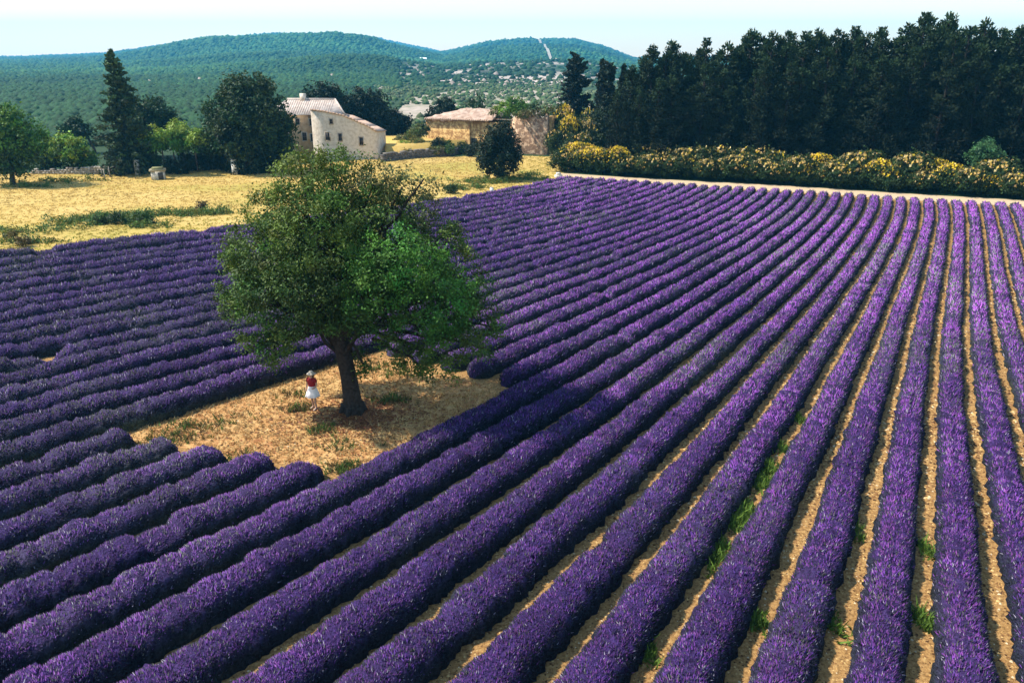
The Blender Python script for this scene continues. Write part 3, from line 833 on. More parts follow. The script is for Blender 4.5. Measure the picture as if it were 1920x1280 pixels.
# farmhouse. Local x runs along the camera-facing wall, local -y looks out to the camera
HA = np.array((on_plane(590, 300, 116.0)[0], 116.0)); HB = np.array((on_plane(709, 300, 115.3)[0], 115.3))
hl = float(np.linalg.norm(HB - HA)); hu = (HB - HA) / hl
house = empty('farmhouse', (HA[0], HA[1], 0), 'pale stone farmhouse with hipped tile roof behind the big tree', 'house', rz=math.atan2(hu[1], hu[0]))
def wz(px, py):
    """local x and z on the farmhouse front plane of photo pixel px, py"""
    lo, hi = -20.0, 30.0
    for _ in range(50):
        mid = (lo + hi) / 2; p = HA + hu * mid
        X, Z = on_plane(px, py, p[1])
        if X > p[0]: lo = mid
        else: hi = mid
    return lo, on_plane(px, py, (HA + hu * lo)[1])[1]
top = [wz(*p) for p in ((589, 207), (606, 210), (642, 217), (666, 227), (690, 238), (709, 247))]
top[0] = (0.0, top[0][1]); top[-1] = (hl, top[-1][1])
D = 5.5
ev = wz(570, 213)[1] - 0.1
rd = wz(600, 186)[1] - 0.2
W0 = wz(500, 240)[0]; W1 = wz(646, 216)[0]
# wing: shed gable with profile top
g = Geo()
nT = len(top)
V = [(x, 0, -0.2) for x, z in top] + [(x, 0, z) for x, z in top] + [(x, D, -0.2) for x, z in top] + [(x, D, z - 0.45) for x, z in top]
Fq = []
for i in range(nT - 1):
    Fq += [(i, i + 1, nT + i + 1, nT + i), (2 * nT + i + 1, 2 * nT + i, 3 * nT + i, 3 * nT + i + 1)]
Fq += [(nT - 1, 3 * nT - 1, 4 * nT - 1, 2 * nT - 1), (2 * nT, 0, nT, 3 * nT)]
g.add(V, Fq)
wing_wall = g.build('wing_wall', M_wall_pale, house)
g = Geo()
for i in range(nT - 1):
    (x0, z0), (x1, z1) = top[i], top[i + 1]
    e0 = 0.18 if i == nT - 2 else 0
    V = [(x0, -0.12, z0 + 0.005), (x1 + e0, -0.12, z1 + 0.005), (x1 + e0, D, z1 - 0.4), (x0, D, z0 - 0.4), (x0, -0.12, z0 + 0.09), (x1 + e0, -0.12, z1 + 0.09), (x1 + e0, D, z1 - 0.3), (x0, D, z0 - 0.3)]
    g.add(V, [(0, 3, 2, 1), (4, 5, 6, 7), (0, 1, 5, 4), (1, 2, 6, 5), (2, 3, 7, 6), (3, 0, 4, 7)])
wing_roof = g.build('wing_roof', M_tile_pink, house)
# verge tiles: a row of half-round caps along the sloping edge
tile_me = None
tlen = 0.42
for i in range(nT - 1):
    (x0, z0), (x1, z1) = top[i], top[i + 1]
    L = math.hypot(x1 - x0, z1 - z0); k = max(1, int(L / tlen))
    for j in range(k):
        t = (j + 0.5) / k
        if tile_me is None:
            gg = Geo(); gg.tube([(-tlen * .5, 0, 0), (tlen * .5, 0, -0.02)], [0.13, 0.11], 8, (0.42, 0.28, 0.19)); to = gg.build('verge_tile', M_stone, wing_roof); tile_me = to.data
        else:
            to = link('verge_tile', tile_me, wing_roof)
        to.location = (x0 + (x1 - x0) * t, -0.05, z0 + (z1 - z0) * t + 0.10 + rng.uniform(-.02, .02))
        to.rotation_euler = (0, -math.atan2(z1 - z0, x1 - x0), 0)
# main block, set back 0.5 m
SB = 0.5
g = Geo(); g.box((W0, SB, -0.2), (-0.02, SB + D, ev), (1, 1, 1)); g.box((0.05, 0.6, 0.1), (wz(626, 185)[0] - 2.2, SB + D - 0.1, ev - 0.16))
main_wall = g.build('main_wall', M_wall_ochre, house)
g = Geo()
o_ = 0.35
x0, x1, y0, y1 = W0 - o_, W1, SB - o_, SB + D + o_
yr = (y0 + y1) / 2
xr0, xr1 = x0 + 2.6, wz(626, 185)[0] - 0.8
x2 = xr1 - 1.2
V = [(x0, y0, ev), (x1, y0, ev), (x2, y1, ev), (x0, y1, ev), (xr0, yr, rd), (xr1, yr, rd), (x0, y0, ev - .14), (x1, y0, ev - .14), (x2, y1, ev - .14), (x0, y1, ev - .14)]
g.add(V, [(0, 1, 5, 4), (2, 3, 4, 5), (0, 6, 7, 1), (1, 7, 8, 2), (2, 8, 9, 3), (3, 9, 6, 0)]); g.add(V, [(1, 2, 5), (3, 0, 4)])
main_roof = g.build('main_roof', M_tile_pale, house)
g = Geo(); g.tube([(xr0, yr, rd + .03), (xr1, yr, rd + .03)], [0.14, 0.14], 8); g.tube([(xr1, yr, rd + .03), (x1, y0, ev + .03)], [0.13, 0.13], 8)
g.build('ridge_tiles', M_tile_pale, main_roof)
# tile courses running down the front slope
gc = Geo()
fr_n = int((xr1 - x0) / 0.33)
for k in range(fr_n):
    xa = x0 + 0.3 + k * 0.33
    if xa > x1 - 0.2: break
    t_top = 1.0 if xr0 <= xa <= xr1 else ((xa - x0) / (xr0 - x0) if xa < xr0 else (x1 - xa) / (x1 - xr1))
    gc.tube([(xa, y0, ev + .02), (xa, y0 + (yr - y0) * t_top, ev + .02 + (rd - ev) * t_top)], [0.055, 0.055], 6)
gc.build('tile_courses', M_tile_pale, main_roof)['kind'] = 'stuff'
for (px, py, w, h) in ((621, 228, .42, .62), (614.5, 256, .62, 1.05), (638, 257.5, .46, 1.0), (677.5, 265, .5, 1.05)):
    cx, cz = wz(px, py)
    window(house, cx, cz, w, h, 0.0, 1, 0, 0, -1)
for (px, py, w, h) in ((581.5, 230, .5, .9), (569, 257, .62, 1.1), (556, 229, .5, .8), (584, 259, .55, 1.0), (535, 230, .5, .8), (535, 257, .6, 1.1)):
    cx, cz = wz(px, py)
    window(house, cx, cz, w, h, -SB, 1, 0, 0, -1, (0.03, 0.022, 0.018))
g = Geo(); g.box((xr0 + 2.0, yr - .35, rd - .5), (xr0 + 2.7, yr + .35, rd + .8)); g.build('chimney', M_wall_pale, main_roof)

# ruined stone range to the right of it
RA = np.array(unp(800, 272)); RB = np.array(unp(1029, 287))
RA = np.array((on_plane(800, 260, 128.5)[0], 128.5)); RB = np.array((on_plane(1029, 260, 120.8)[0], 120.8))
rl = float(np.linalg.norm(RB - RA)); ru = (RB - RA) / rl
ruin = empty('stone_barn', (RA[0], RA[1], 0), 'long half-ruined golden stone barn with a collapsing tile roof', 'barn', rz=math.atan2(ru[1], ru[0]))
def rz_(px, py):
    lo, hi = -20.0, 40.0
    for _ in range(50):
        mid = (lo + hi) / 2; p = RA + ru * mid
        if on_plane(px, py, p[1])[0] > p[0]: lo = mid
        else: hi = mid
    return lo, on_plane(px, py, (RA + ru * lo)[1])[1]
def rough_wall(g, pts, d0, d1, jag=0.0):
    """wall of given top profile (x, z), thickness d0..d1, built in short lengths with uneven top"""
    xs = np.arange(pts[0][0], pts[-1][0], 0.5); xs = np.append(xs, pts[-1][0])
    zt = np.interp(xs, [p[0] for p in pts], [p[1] for p in pts]) + rng.normal(size=len(xs)) * jag
    n = len(xs)
    V = [(x, d0, -0.2) for x in xs] + [(x, d0, z) for x, z in zip(xs, zt)] + [(x, d1, -0.2) for x in xs] + [(x, d1, z) for x, z in zip(xs, zt)]
    Fq = []
    for i in range(n - 1):
        Fq += [(i, i + 1, n + i + 1, n + i), (n + i, n + i + 1, 3 * n + i + 1, 3 * n + i), (2 * n + i + 1, 2 * n + i, 3 * n + i, 3 * n + i + 1)]
    Fq += [(n - 1, 3 * n - 1, 4 * n - 1, 2 * n - 1), (2 * n, 0, n, 3 * n)]
    g.add(V, Fq)
a0 = rz_(800, 230); a1 = rz_(880, 228); a2 = rz_(918, 229); b0 = rz_(961, 226); b1 = rz_(975, 214); b2 = rz_(1000, 214); b3 = rz_(1028, 216)
hw = a1[1]
g = Geo(); rough_wall(g, [(0, hw), (a1[0], hw)], 0.0, 0.6); g.build('front_wall', M_ruin_gold, ruin)
g = Geo(); rough_wall(g, [(a1[0] + .03, hw - .05), (b0[0] - .03, hw - .05)], 0.25, 0.8, 0.03); g.build('middle_wall', M_ruin_gold, ruin)
g = Geo(); rough_wall(g, [(b0[0], b0[1]), (b1[0], b1[1]), (b1[0] + .9, b1[1] - .35), (b2[0], b2[1] + .1), (b3[0] - .8, b3[1] - .4), (b3[0], b3[1])], -0.25, 0.5, 0.16); g.build('end_wall', M_ruin_pink, ruin)
g = Geo(); g.box((0.0, 0.62, -.2), (0.5, 7.5, hw)); g.box((b3[0] - .6, 0.52, -.2), (b3[0], 7.5, b3[1] - .3)); g.box((0.0, 7.52, -.2), (b3[0], 8.0, hw - .2)); g.build('rear_wall', M_ruin_gold, ruin)
# sagging hipped roof over the left part
g = Geo()
c0, c1 = rz_(856, 204), rz_(910, 204)
zr = c0[1] - 0.15
nx2, ny2 = 24, 10
xs = np.linspace(-0.2, a2[0] + .5, nx2); ys = np.linspace(-0.18, 8.2, ny2)
GXr, GYr = np.meshgrid(xs, ys)
tx = np.clip(np.minimum((GXr + .35) / (c0[0] + .35), (xs[-1] + .8 - GXr) / max(.6, xs[-1] + .8 - c1[0])), 0, 1)
ty = 1 - np.abs(GYr - 3.9) / 4.3
Zr = hw + 0.04 + (zr - hw) * np.minimum(tx, ty) + rng.normal(size=GXr.shape) * 0.09 - 0.25 * np.clip(noise2(GXr, GYr, 2.2, 5), 0, 1)
V = np.concatenate([np.stack([GXr.ravel(), GYr.ravel(), Zr.ravel() + .14], -1), np.stack([GXr.ravel(), GYr.ravel(), Zr.ravel()], -1)])
i = (np.arange(ny2 - 1)[:, None] * nx2 + np.arange(nx2 - 1)[None]).reshape(-1, 1)
top_f = i + np.array([[0, 1, nx2 + 1, nx2]])
g.add(V, np.concatenate([top_f, top_f[:, ::-1] + nx2 * ny2]))
e = np.arange(nx2 - 1)
g.P.setdefault(4, []).append(np.stack([e, e + nx2 * ny2, e + 1 + nx2 * ny2, e + 1], -1))
barn_roof = g.build('roof', M_tile_pink, ruin)
# loose eave tiles, pickable one by one
te = None
for k in range(int((a2[0] + .5) / 0.36)):
    if te is None:
        gg = Geo(); gg.tube([(0, -0.12, -0.03), (0, 0.35, 0.09)], [0.12, 0.10], 7, (0.45, 0.31, 0.22)); to = gg.build('roof_tile', M_stone, barn_roof); te = to.data
    else:
        to = link('roof_tile', te, barn_roof)
    to.location = (-0.05 + k * 0.36, -0.20, hw + 0.22 + rng.uniform(-.04, .04)); to.rotation_euler = (0, 0, rng.uniform(-.15, .15))
cx, cz = rz_(893, 268)
g = Geo(); g.box((a1[0] + .15, 0.235, -.1), (a1[0] + 1.15, 0.249, 2.0), (0.02, 0.016, 0.013)); g.build('doorway', M_plain, ruin)

def rock_wall(name, pts, h, t, label, col):
    """dry stone wall: every course of stones laid one by one, joined"""
    root = empty(name, (pts[0][0], pts[0][1], 0), label, 'wall')
    g = Geo(); b = np.array(pts[0])
    for (p, q) in zip(pts, pts[1:]):
        p, q = np.array(p) - b, np.array(q) - b
        L = np.linalg.norm(q - p); u = (q - p) / L; a = math.atan2(u[1], u[0])
        z = 0.0
        hh = h * rng.uniform(0.85, 1.1)
        while z < hh:
            s = 0.0; ch = rng.uniform(0.16, 0.3)
            while s < L:
                w = rng.uniform(0.25, 0.6)
                if z + ch < hh or rng.random() < 0.7:
                    g.box((-w / 2 * .95, -t / 2 * rng.uniform(.85, 1.1), 0), (w / 2 * .95, t / 2, ch * .95), np.array(col) * rng.uniform(.6, 1.25), a + rng.normal() * .06, (*(p + u * (s + w / 2)), z))
                s += w
            z += ch
    o = g.build('stones', M_stone, root); o['kind'] = 'stuff'
    return root
rock_wall('dry_stone_wall', [unp(716, 303), unp(770, 297), unp(830, 293), unp(868, 288)], 1.05, 0.8, 'low grey dry stone wall between the farmhouse and the stone barn', (0.17, 0.15, 0.13))
rock_wall('dry_stone_wall', [unp(60, 326), unp(110, 326), unp(170, 326), unp(235, 327)], 0.7, 0.6, 'low broken stone wall at the meadow\'s back edge below the tall conifer', (0.34, 0.30, 0.25))

# retaining terrace behind the dry stone wall
g = Geo()
tpz = [unp(722, 300), unp(870, 285), (-2.0, 133), (-22, 133)]
n = 4
V = [(x, y, -0.2) for x, y in tpz] + [(x * .98 - .1, y + .8, 1.7) for x, y in tpz]
g.add(V, [(0, 1, 5, 4), (1, 2, 6, 5), (2, 3, 7, 6), (3, 0, 4, 7), (4, 5, 6, 7)])
tag(g.build('terrace', M_meadow), kind='structure')

# well, pillars and posts at the meadow's back edge
def pillar(px, py, w, h, label, col):
    x, y = unp(px, py)
    r = empty('gate_pillar', (x, y, 0), label, 'pillar', rz=rng.uniform(-.3, .3))
    g = Geo(); g.box((-w / 2, -w / 2, -.1), (w / 2, w / 2, h), col); g.build('shaft', M_stone, r)
    g = Geo(); g.box((-w * .6, -w * .6, h + .002), (w * .6, w * .6, h + .14), np.array(col) * .9); g.build('cap', M_stone, r)
pillar(259, 328, 0.45, 1.7, 'narrow white stone pillar at the end of the low wall left of the well', (0.62, 0.58, 0.52))
pillar(442, 327, 0.6, 1.7, 'white stone pillar standing against the dark round tree', (0.68, 0.66, 0.60))
x, y = unp(298, 336)
well = empty('stone_well', (x, y, 0), 'small stone well house with a mossy roof in front of the hedge', 'well', rz=R(18))
g = Geo(); g.box((-.75, -.6, -.1), (.75, .6, 1.0), (0.50, 0.47, 0.42)); g.build('wall', M_stone, well)
g = Geo(); g.box((-.9, -.75, 1.002), (.9, .75, 1.2), (0.28, 0.24, 0.15)); g.box((-.6, -.5, 1.202), (.6, .5, 1.42), (0.22, 0.21, 0.10)); g.build('roof', M_stone, well)
g = Geo(); g.box((0.05, -.66, .0), (.6, -.603, .85), (0.06, 0.05, 0.04)); g.build('door', M_plain, well)
for k, (px, py) in enumerate(((192, 332), (197, 337), (206, 331))):
    x, y = unp(px, py)
    o = tag(link('fence_post', None), None)
    g = Geo(); g.tube([(0, 0, -.1), (0.03, 0, .5), (0.02 * (k - 1), 0, 1.0 + .12 * k)], [.07, .06, .05], 7, (0.33, 0.29, 0.24), .05)
    bpy.data.objects.remove(o)
    o = g.build('fence_post', M_bark); o.location = (x, y, 0)
    tag(o, ('leaning wooden fence post, leftmost of three below the conifer', 'wooden fence post, nearest of three below the conifer', 'wooden fence post, rightmost of three below the conifer')[k], 'fence post', 'wooden posts below the conifer')
x, y = unp(922, 364)
mk_ = Geo(); mk_.box((-.16, -.16, -.1), (.16, .16, .62), (0.70, 0.66, 0.60), .3); mk_.box((-.13, -.13, .62), (.13, .13, .72), (0.66, 0.62, 0.55), .4)
o = mk_.build('boundary_stone', M_stone); o.location = (x, y, 0)
tag(o, 'small white boundary stone at the lavender field\'s far left edge', 'marker stone')
x, y = unp(1047, 333)
mk_ = Geo(); mk_.box((-.4, -.3, -.1), (.4, .3, .35), (0.62, 0.55, 0.45), .5); mk_.box((-.25, -.22, .352), (.2, .2, .6), (0.66, 0.60, 0.50), .9)
o = mk_.build('boundary_stone', M_stone); o.location = (x, y, 0)
tag(o, 'pale stone heap at the field corner beside the yellow broom', 'marker stone')

# ------------------------------------------------------------------ trees round the houses
def lp(px, py, rp, Y, col, full=1.0, ry=None, asp=1.0):
    """lobe at photo pixel with pixel radius, standing at distance Y"""
    x, z = on_plane(px, py, Y)
    r = rp * (Y * math.cos(PITCH) + (CAM_H - z) * math.sin(PITCH)) / F_PX
    return (x, Y + rng.uniform(-.5, .5) * r * 0.5, z, r, (ry or r), r * asp, col, full)
G_DK = (0.027, 0.052, 0.013); G_MID = (0.048, 0.095, 0.018); G_BR = (0.075, 0.165, 0.018); G_LIME = (0.20, 0.29, 0.03); G_BLK = (0.015, 0.027, 0.010)
def at(px, py): return unp(px, py)

b = at(25, 346)
broadleaf('broadleaf_tree', b, [lp(10, 250, 42, b[1], G_BR), (lp(48, 262, 34, b[1], G_BR)), lp(20, 225, 26, b[1], G_BR), lp(25, 290, 36, b[1], G_MID), lp(60, 285, 22, b[1], G_MID), lp(-25, 260, 40, b[1], G_BR), lp(-5, 295, 30, b[1], G_MID)],
          3.2, 0.28, 0.62, 44, 0.36, 'bright green tree with slim trunk at the meadow\'s left edge', density=1.0)
b = at(125, 322)
broadleaf('green_bush', b, [lp(105, 285, 24, b[1], G_LIME), lp(140, 280, 24, b[1], G_LIME), lp(120, 268, 16, b[1], G_LIME), lp(165, 292, 18, b[1], G_BR), lp(125, 305, 30, b[1], G_MID), lp(90, 305, 20, b[1], G_DK)],
          0, 0, 0.6, 36, 0.4, 'lime green bushy tree between the leftmost tree and the tall conifer', 'bush')
b = at(280, 300)
broadleaf('broadleaf_tree', b, [lp(262, 215, 30, b[1] + 3, G_DK), lp(300, 212, 26, b[1] + 3, G_DK), lp(280, 235, 42, b[1] + 3, G_DK), lp(245, 235, 26, b[1] + 3, G_DK), lp(318, 235, 18, b[1] + 3, G_BLK)],
          4, 0.3, 0.7, 40, 0.42, 'dark spreading tree right behind the tall conifer', density=1.0)
b = at(140, 296)
broadleaf('broadleaf_tree', (b[0], b[1] + 6), [lp(140, 238, 16, b[1] + 6, G_DK), lp(158, 246, 16, b[1] + 6, G_DK), lp(128, 250, 14, b[1] + 6, G_DK)], 4, 0.2, 0.7, 40, 0.45, 'small dark treetop showing just left of the tall conifer')
b = at(465, 322)
big = [lp(465, 185, 46, b[1], G_DK), lp(430, 215, 46, b[1], G_DK), lp(500, 215, 46, b[1], G_DK), lp(465, 240, 62, b[1] - 1, G_DK), lp(415, 255, 34, b[1], G_DK), lp(515, 255, 36, b[1], G_DK), lp(465, 285, 52, b[1] - 1, G_BLK), lp(420, 290, 28, b[1], G_BLK), lp(515, 285, 32, b[1], G_BLK), lp(480, 165, 26, b[1], (0.03, 0.05, 0.014)), lp(440, 175, 24, b[1], (0.03, 0.05, 0.014)), lp(535, 235, 16, b[1], G_DK)]
broadleaf('broadleaf_tree', b, big, 3, 0.55, 0.75, 48, 0.42, 'very large dark round tree standing left of the farmhouse', density=1.0)
# vine-covered pergola between conifer and round tree
bx, by = at(310, 322)
perg = empty('vine_pergola', (bx, by, 0), 'low pergola smothered in lime green vines, left of the dark round tree', 'pergola')
g = Geo()
for dx in (-4.2, -1.4, 1.4, 4.2):
    for dy in (0, 3.2):
        g = Geo(); g.tube([(dx, dy, -.1), (dx, dy, 3.4)], [.1, .09], 7, (0.12, 0.09, 0.07)); g.build('post', M_bark, perg)
g = Geo(); g.box((-4.6, -.1, 3.4), (4.6, .1, 3.6), (0.12, .09, .07)); g.box((-4.6, 3.1, 3.4), (4.6, 3.3, 3.6), (0.12, .09, .07)); g.build('beam', M_bark, perg)
g = Geo()
vl = [lp(*a) for a in ((255, 262, 18, by, G_LIME), (285, 252, 17, by + 1, G_LIME), (315, 256, 17, by, G_LIME), (345, 250, 17, by + 1.5, G_LIME), (372, 258, 17, by, G_LIME), (300, 268, 20, by, G_BR), (340, 268, 20, by, G_BR), (265, 275, 16, by, G_MID), (330, 240, 12, by + 3, G_LIME), (378, 275, 14, by, G_MID))]
lobes_to_leaves(g, [(x - bx, y - by, z, rx, 1.6, rz * .8, c, f) for x, y, z, rx, ry, rz, c, f in vl], 0.55, 38, 0.36, 1.0, 0.3)
g.build('vines', M_leaf, perg)
for k, (px0, px1, py, top_, lab) in enumerate(((228, 290, 326, 292, 'dark clipped hedge below the pergola, left of the stone well'), (312, 345, 328, 298, 'dark low hedge right behind the stone well'), (346, 432, 321, 286, 'long dark clipped hedge between well and round tree'))):
    xa, ya = unp(px0, py); xb, yb = unp(px1, py)
    h = on_plane((px0 + px1) / 2, top_, ya)[1]
    root = empty('hedge', (xa, ya, 0), lab, 'hedge')
    g = Geo(); L = []
    m = max(2, int((xb - xa) / 0.9))
    for q_ in range(m + 1):
        L.append(((xb - xa) * q_ / m, 0.8 + (yb - ya) * q_ / m, h * .5, .75, .9, h * .5, G_BLK if k else G_DK, 1.2))
    lobes_to_leaves(g, L, 0.4, 26, 0.3, 1.0, 0.25)
    g.build('foliage', M_leaf, root)
    for q_ in range(m + 1):
        g = Geo(); limb(g, (L[q_][0], L[q_][1], -.1), (L[q_][0], L[q_][1], h * .7), .07, .03, 0, 5, 4)
        g.build('stem', M_bark, root)

# trees behind the house and barn
def behind(px, base_d, lob, label, dens=1.0):
    X = (px - 960) / F_PX * base_d * 1.0
    broadleaf('broadleaf_tree', (X, base_d), [lp(a, b_, r, base_d, c) for a, b_, r, c in lob], 4, .3, .8, 40, .5, label, density=dens)
behind(600, 134, [(600, 175, 20, G_BLK), (580, 185, 14, G_BLK), (628, 182, 17, G_BLK), (640, 200, 20, G_BLK), (610, 195, 24, G_BLK)], 'dark treetop showing above the farmhouse roof ridge')
behind(690, 136, [(690, 185, 24, G_BLK), (672, 200, 22, G_BLK), (708, 205, 22, G_BLK), (690, 220, 34, G_BLK), (665, 225, 22, G_BLK), (715, 232, 22, G_BLK)], 'tall dark tree directly behind the farmhouse\'s sloping wing')
behind(748, 140, [(745, 222, 18, G_BLK), (757, 232, 16, G_BLK), (735, 236, 16, G_BLK), (750, 240, 18, G_BLK)], 'lower dark tree right of the farmhouse with grass in front')
behind(830, 142, [(832, 195, 13, G_BLK), (825, 208, 18, G_BLK), (842, 206, 12, G_BLK), (818, 216, 14, G_BLK)], 'small dark tree behind the left end of the barn roof')
behind(900, 150, [(900, 192, 10, G_DK), (888, 198, 9, G_DK)], 'tiny dark bush top peeping over the barn roof')
def bush(px, py, Y, lob, label, name='green_bush', cat='bush', cl=0.5, leaf=0.3, dz=True):
    x, _ = on_plane(px, py, Y)
    return broadleaf(name, (x, Y), [lp(a, b_, r, Y, c, 1.0, None, .8) for a, b_, r, c in lob], 0, 0, cl, 34, leaf, label, cat)
bush(960, 215, 124.5, [(945, 203, 13, G_LIME), (965, 194, 14, G_BR), (980, 200, 12, G_BR), (958, 206, 16, G_BR), (930, 210, 10, (0.12, .12, .04))], 'light green bush growing on top of the ruined barn wall')
bush(1010, 212, 121.4, [(998, 209, 9, (0.12, .12, .04)), (1018, 210, 9, (0.13, .13, .04)), (1008, 200, 8, G_DK), (983, 213, 9, (0.12, .12, .04)), (970, 216, 7, (.10, .12, .03)), (1030, 207, 9, (.10, .12, .03))], 'ivy-like scrub on the right end of the ruined barn wall')
b = at(936, 336)
broadleaf('broadleaf_tree', b, [lp(935, 255, 24, b[1], G_BLK), lp(918, 275, 24, b[1], G_BLK), lp(952, 275, 22, b[1], G_BLK), lp(935, 290, 36, b[1], G_BLK), lp(912, 298, 18, b[1], G_BLK), lp(958, 300, 17, b[1], G_BLK), lp(945, 242, 12, b[1], G_BLK)],
          2.0, 0.2, 0.5, 44, 0.3, 'small dark round tree standing in the meadow before the barn', density=1.0)
for (px, py, Y, lob, label) in (
    (740, 285, 122, [(735, 282, 16, (0.10, .11, .035)), (760, 275, 16, G_LIME), (780, 268, 14, (0.11, .13, .03)), (765, 285, 12, G_MID)], 'yellowish scrub on the terrace right of the farmhouse'),
    (760, 292, 117.5, [(745, 289, 9, (0.10, .11, .035)), (730, 291, 9, G_MID), (762, 286, 9, (0.11, .12, .035))], 'low olive scrub growing along the left part of the dry stone wall'),
    (820, 290, 119, [(805, 284, 9, (0.10, .11, .035)), (822, 282, 10, (0.12, .13, .035)), (842, 281, 9, G_MID)], 'low olive scrub growing along the right part of the dry stone wall'),
    (770, 262, 126, [(755, 262, 12, (0.12, .13, .04)), (772, 258, 12, (0.10, .12, .03)), (745, 268, 10, (0.11, .12, .04))], 'pale olive scrub higher up between the farmhouse and the barn'),
    (815, 280, 122, [(810, 278, 14, G_MID), (840, 276, 14, G_MID), (868, 277, 12, G_DK), (825, 268, 10, (0.10, .11, .03))], 'green scrub along the foot of the barn\'s front wall'),
    (800, 250, 124, [(790, 245, 14, (0.12, .14, .03)), (775, 252, 12, (0.12, .14, .03)), (800, 238, 8, G_DK)], 'yellow-green scrub at the barn\'s left corner'),
    (818, 272, 121, [(816, 270, 8, G_BLK), (820, 264, 6, G_BLK)], 'small dark bush against the barn\'s golden wall'),
    (890, 283, 119, [(886, 280, 11, G_BLK), (880, 286, 9, G_BLK)], 'dark bush at the foot of the barn behind the round tree'),
    (845, 355, None, [(845, 354, 9, G_DK), (839, 357, 6, G_DK)], 'low dark round bush alone in the golden meadow'),
    (375, 387, None, [(376, 386, 9, (0.10, .07, .03)), (372, 391, 7, (0.09, .06, .03))], 'small brown dried bush in the meadow left of the tree'),
    (278, 410, None, [(275, 403, 12, G_MID), (265, 412, 13, G_DK), (282, 415, 9, G_DK)], 'green weedy bush at the lavender field\'s left back edge'),
    (215, 412, None, [(215, 408, 12, G_DK), (190, 412, 11, G_DK), (235, 415, 10, G_MID)], 'dark low bramble patch at the meadow\'s lower left'),
    (60, 455, None, [(45, 452, 11, (0.12, .09, .03)), (20, 440, 10, (0.13, .10, .03))], 'brownish weed clump at the meadow\'s lowest left corner'),
    (800, 380, None, [(795, 370, 10, G_DK), (805, 378, 8, G_DK)], 'dark bush at the field edge beside the tree\'s crown')):
    if Y is None: Y = unp(px, py + 8)[1]
    bush(px, py, Y, lob, label, cl=.3, leaf=.2)

# ------------------------------------------------------------------ conifers
def conifer_data(H, r_base, shape, seed, whorls=22, per=6, tufts=5, cards=12, col=G_BLK, start=0.08, droop=0.25, card=(0.55, 0.16)):
    r = np.random.default_rng(seed)
    gt = Geo(); gc = Geo()
    lean = r.normal(size=2) * 0.015 * H
    gt.tube([(0, 0, -.1), (lean[0] * .3, lean[1] * .3, H * .4), (lean[0], lean[1], H * .97)], [H * .017 + .04, H * .011 + .02, .03], 8, (0.055, 0.042, 0.034), .06)
    for w in range(whorls):
        t = start + (1 - start) * (w + r.uniform(-.3, .3)) / whorls
        t = min(max(t, start), .985)
        z = H * t
        u = (t - start) / (1 - start)
        if shape == 'cone': L = r_base * (1 - u) ** 0.75 + 0.06
        elif shape == 'dome': L = r_base * math.sqrt(max(0, 1 - u ** 1.7)) * (0.75 + .25 * min(1, u * 4)) + .1
        elif shape == 'column': L = r_base * (0.65 + .35 * math.sin(math.pi * min(1, u * 1.2))) * (1 - u ** 5) + .1
        else: L = r_base * (math.sin(math.pi * (0.15 + .85 * u) ** 0.9) * .75 + .25) * (1 - u ** 4) + .12   # pine: widest in the upper middle
        for k in range(per):
            a = r.uniform(0, 2 * math.pi)
            l = L * r.uniform(.55, 1.15)
            el = (0.35 if shape == 'pine' else -0.05) + .5 * u + r.normal() * .15
            if shape == 'column': el = 1.1
            d = np.array([math.cos(a) * math.cos(el), math.sin(a) * math.cos(el), math.sin(el)])
            p0 = np.array([lean[0] * t, lean[1] * t, z + r.uniform(-.6, .6) * H / whorls])
            tip = p0 + d * l + np.array([0, 0, -droop * l * (1 - u)])
            if k % 2 == 0:
                gt.tube([p0, (p0 + tip) / 2 + [0, 0, .05 * l], tip], [.05 + .012 * l, .035, .012], 4, (0.05, 0.04, 0.03), cap=False)
            for j in range(tufts):
                f = (j + .6 + r.uniform(-.3, .3)) / tufts
                c = p0 + (tip - p0) * f
                tone = r.uniform(.6, 1.5) * (0.85 + 0.9 * u ** 3)  # brighter near the tip, top light painted into the tone
                n = cards
                pos = c + r.normal(size=(n, 3)) * np.array([.34, .34, .2]) * (0.5 + l * .16) * (1.05 - .6 * u)
                dd = unit(d + r.normal(size=(n, 3)) * .7)
                N = unit(r.normal(size=(n, 3)) + np.array([0, 0, .8]))
                s = unit(np.cross(dd, N))
                L_ = card[0] * r.uniform(.6, 1.4, (n, 1)); Wd = card[1] * r.uniform(.7, 1.4, (n, 1))
                V = np.stack([pos - dd * L_ * .5, pos + s * Wd, pos + dd * L_ * .5, pos - s * Wd], 1).reshape(-1, 3)
                ix = np.arange(n)[:, None] * 4
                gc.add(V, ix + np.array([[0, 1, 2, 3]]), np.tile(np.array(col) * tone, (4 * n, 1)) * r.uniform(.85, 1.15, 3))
    return gt, gc

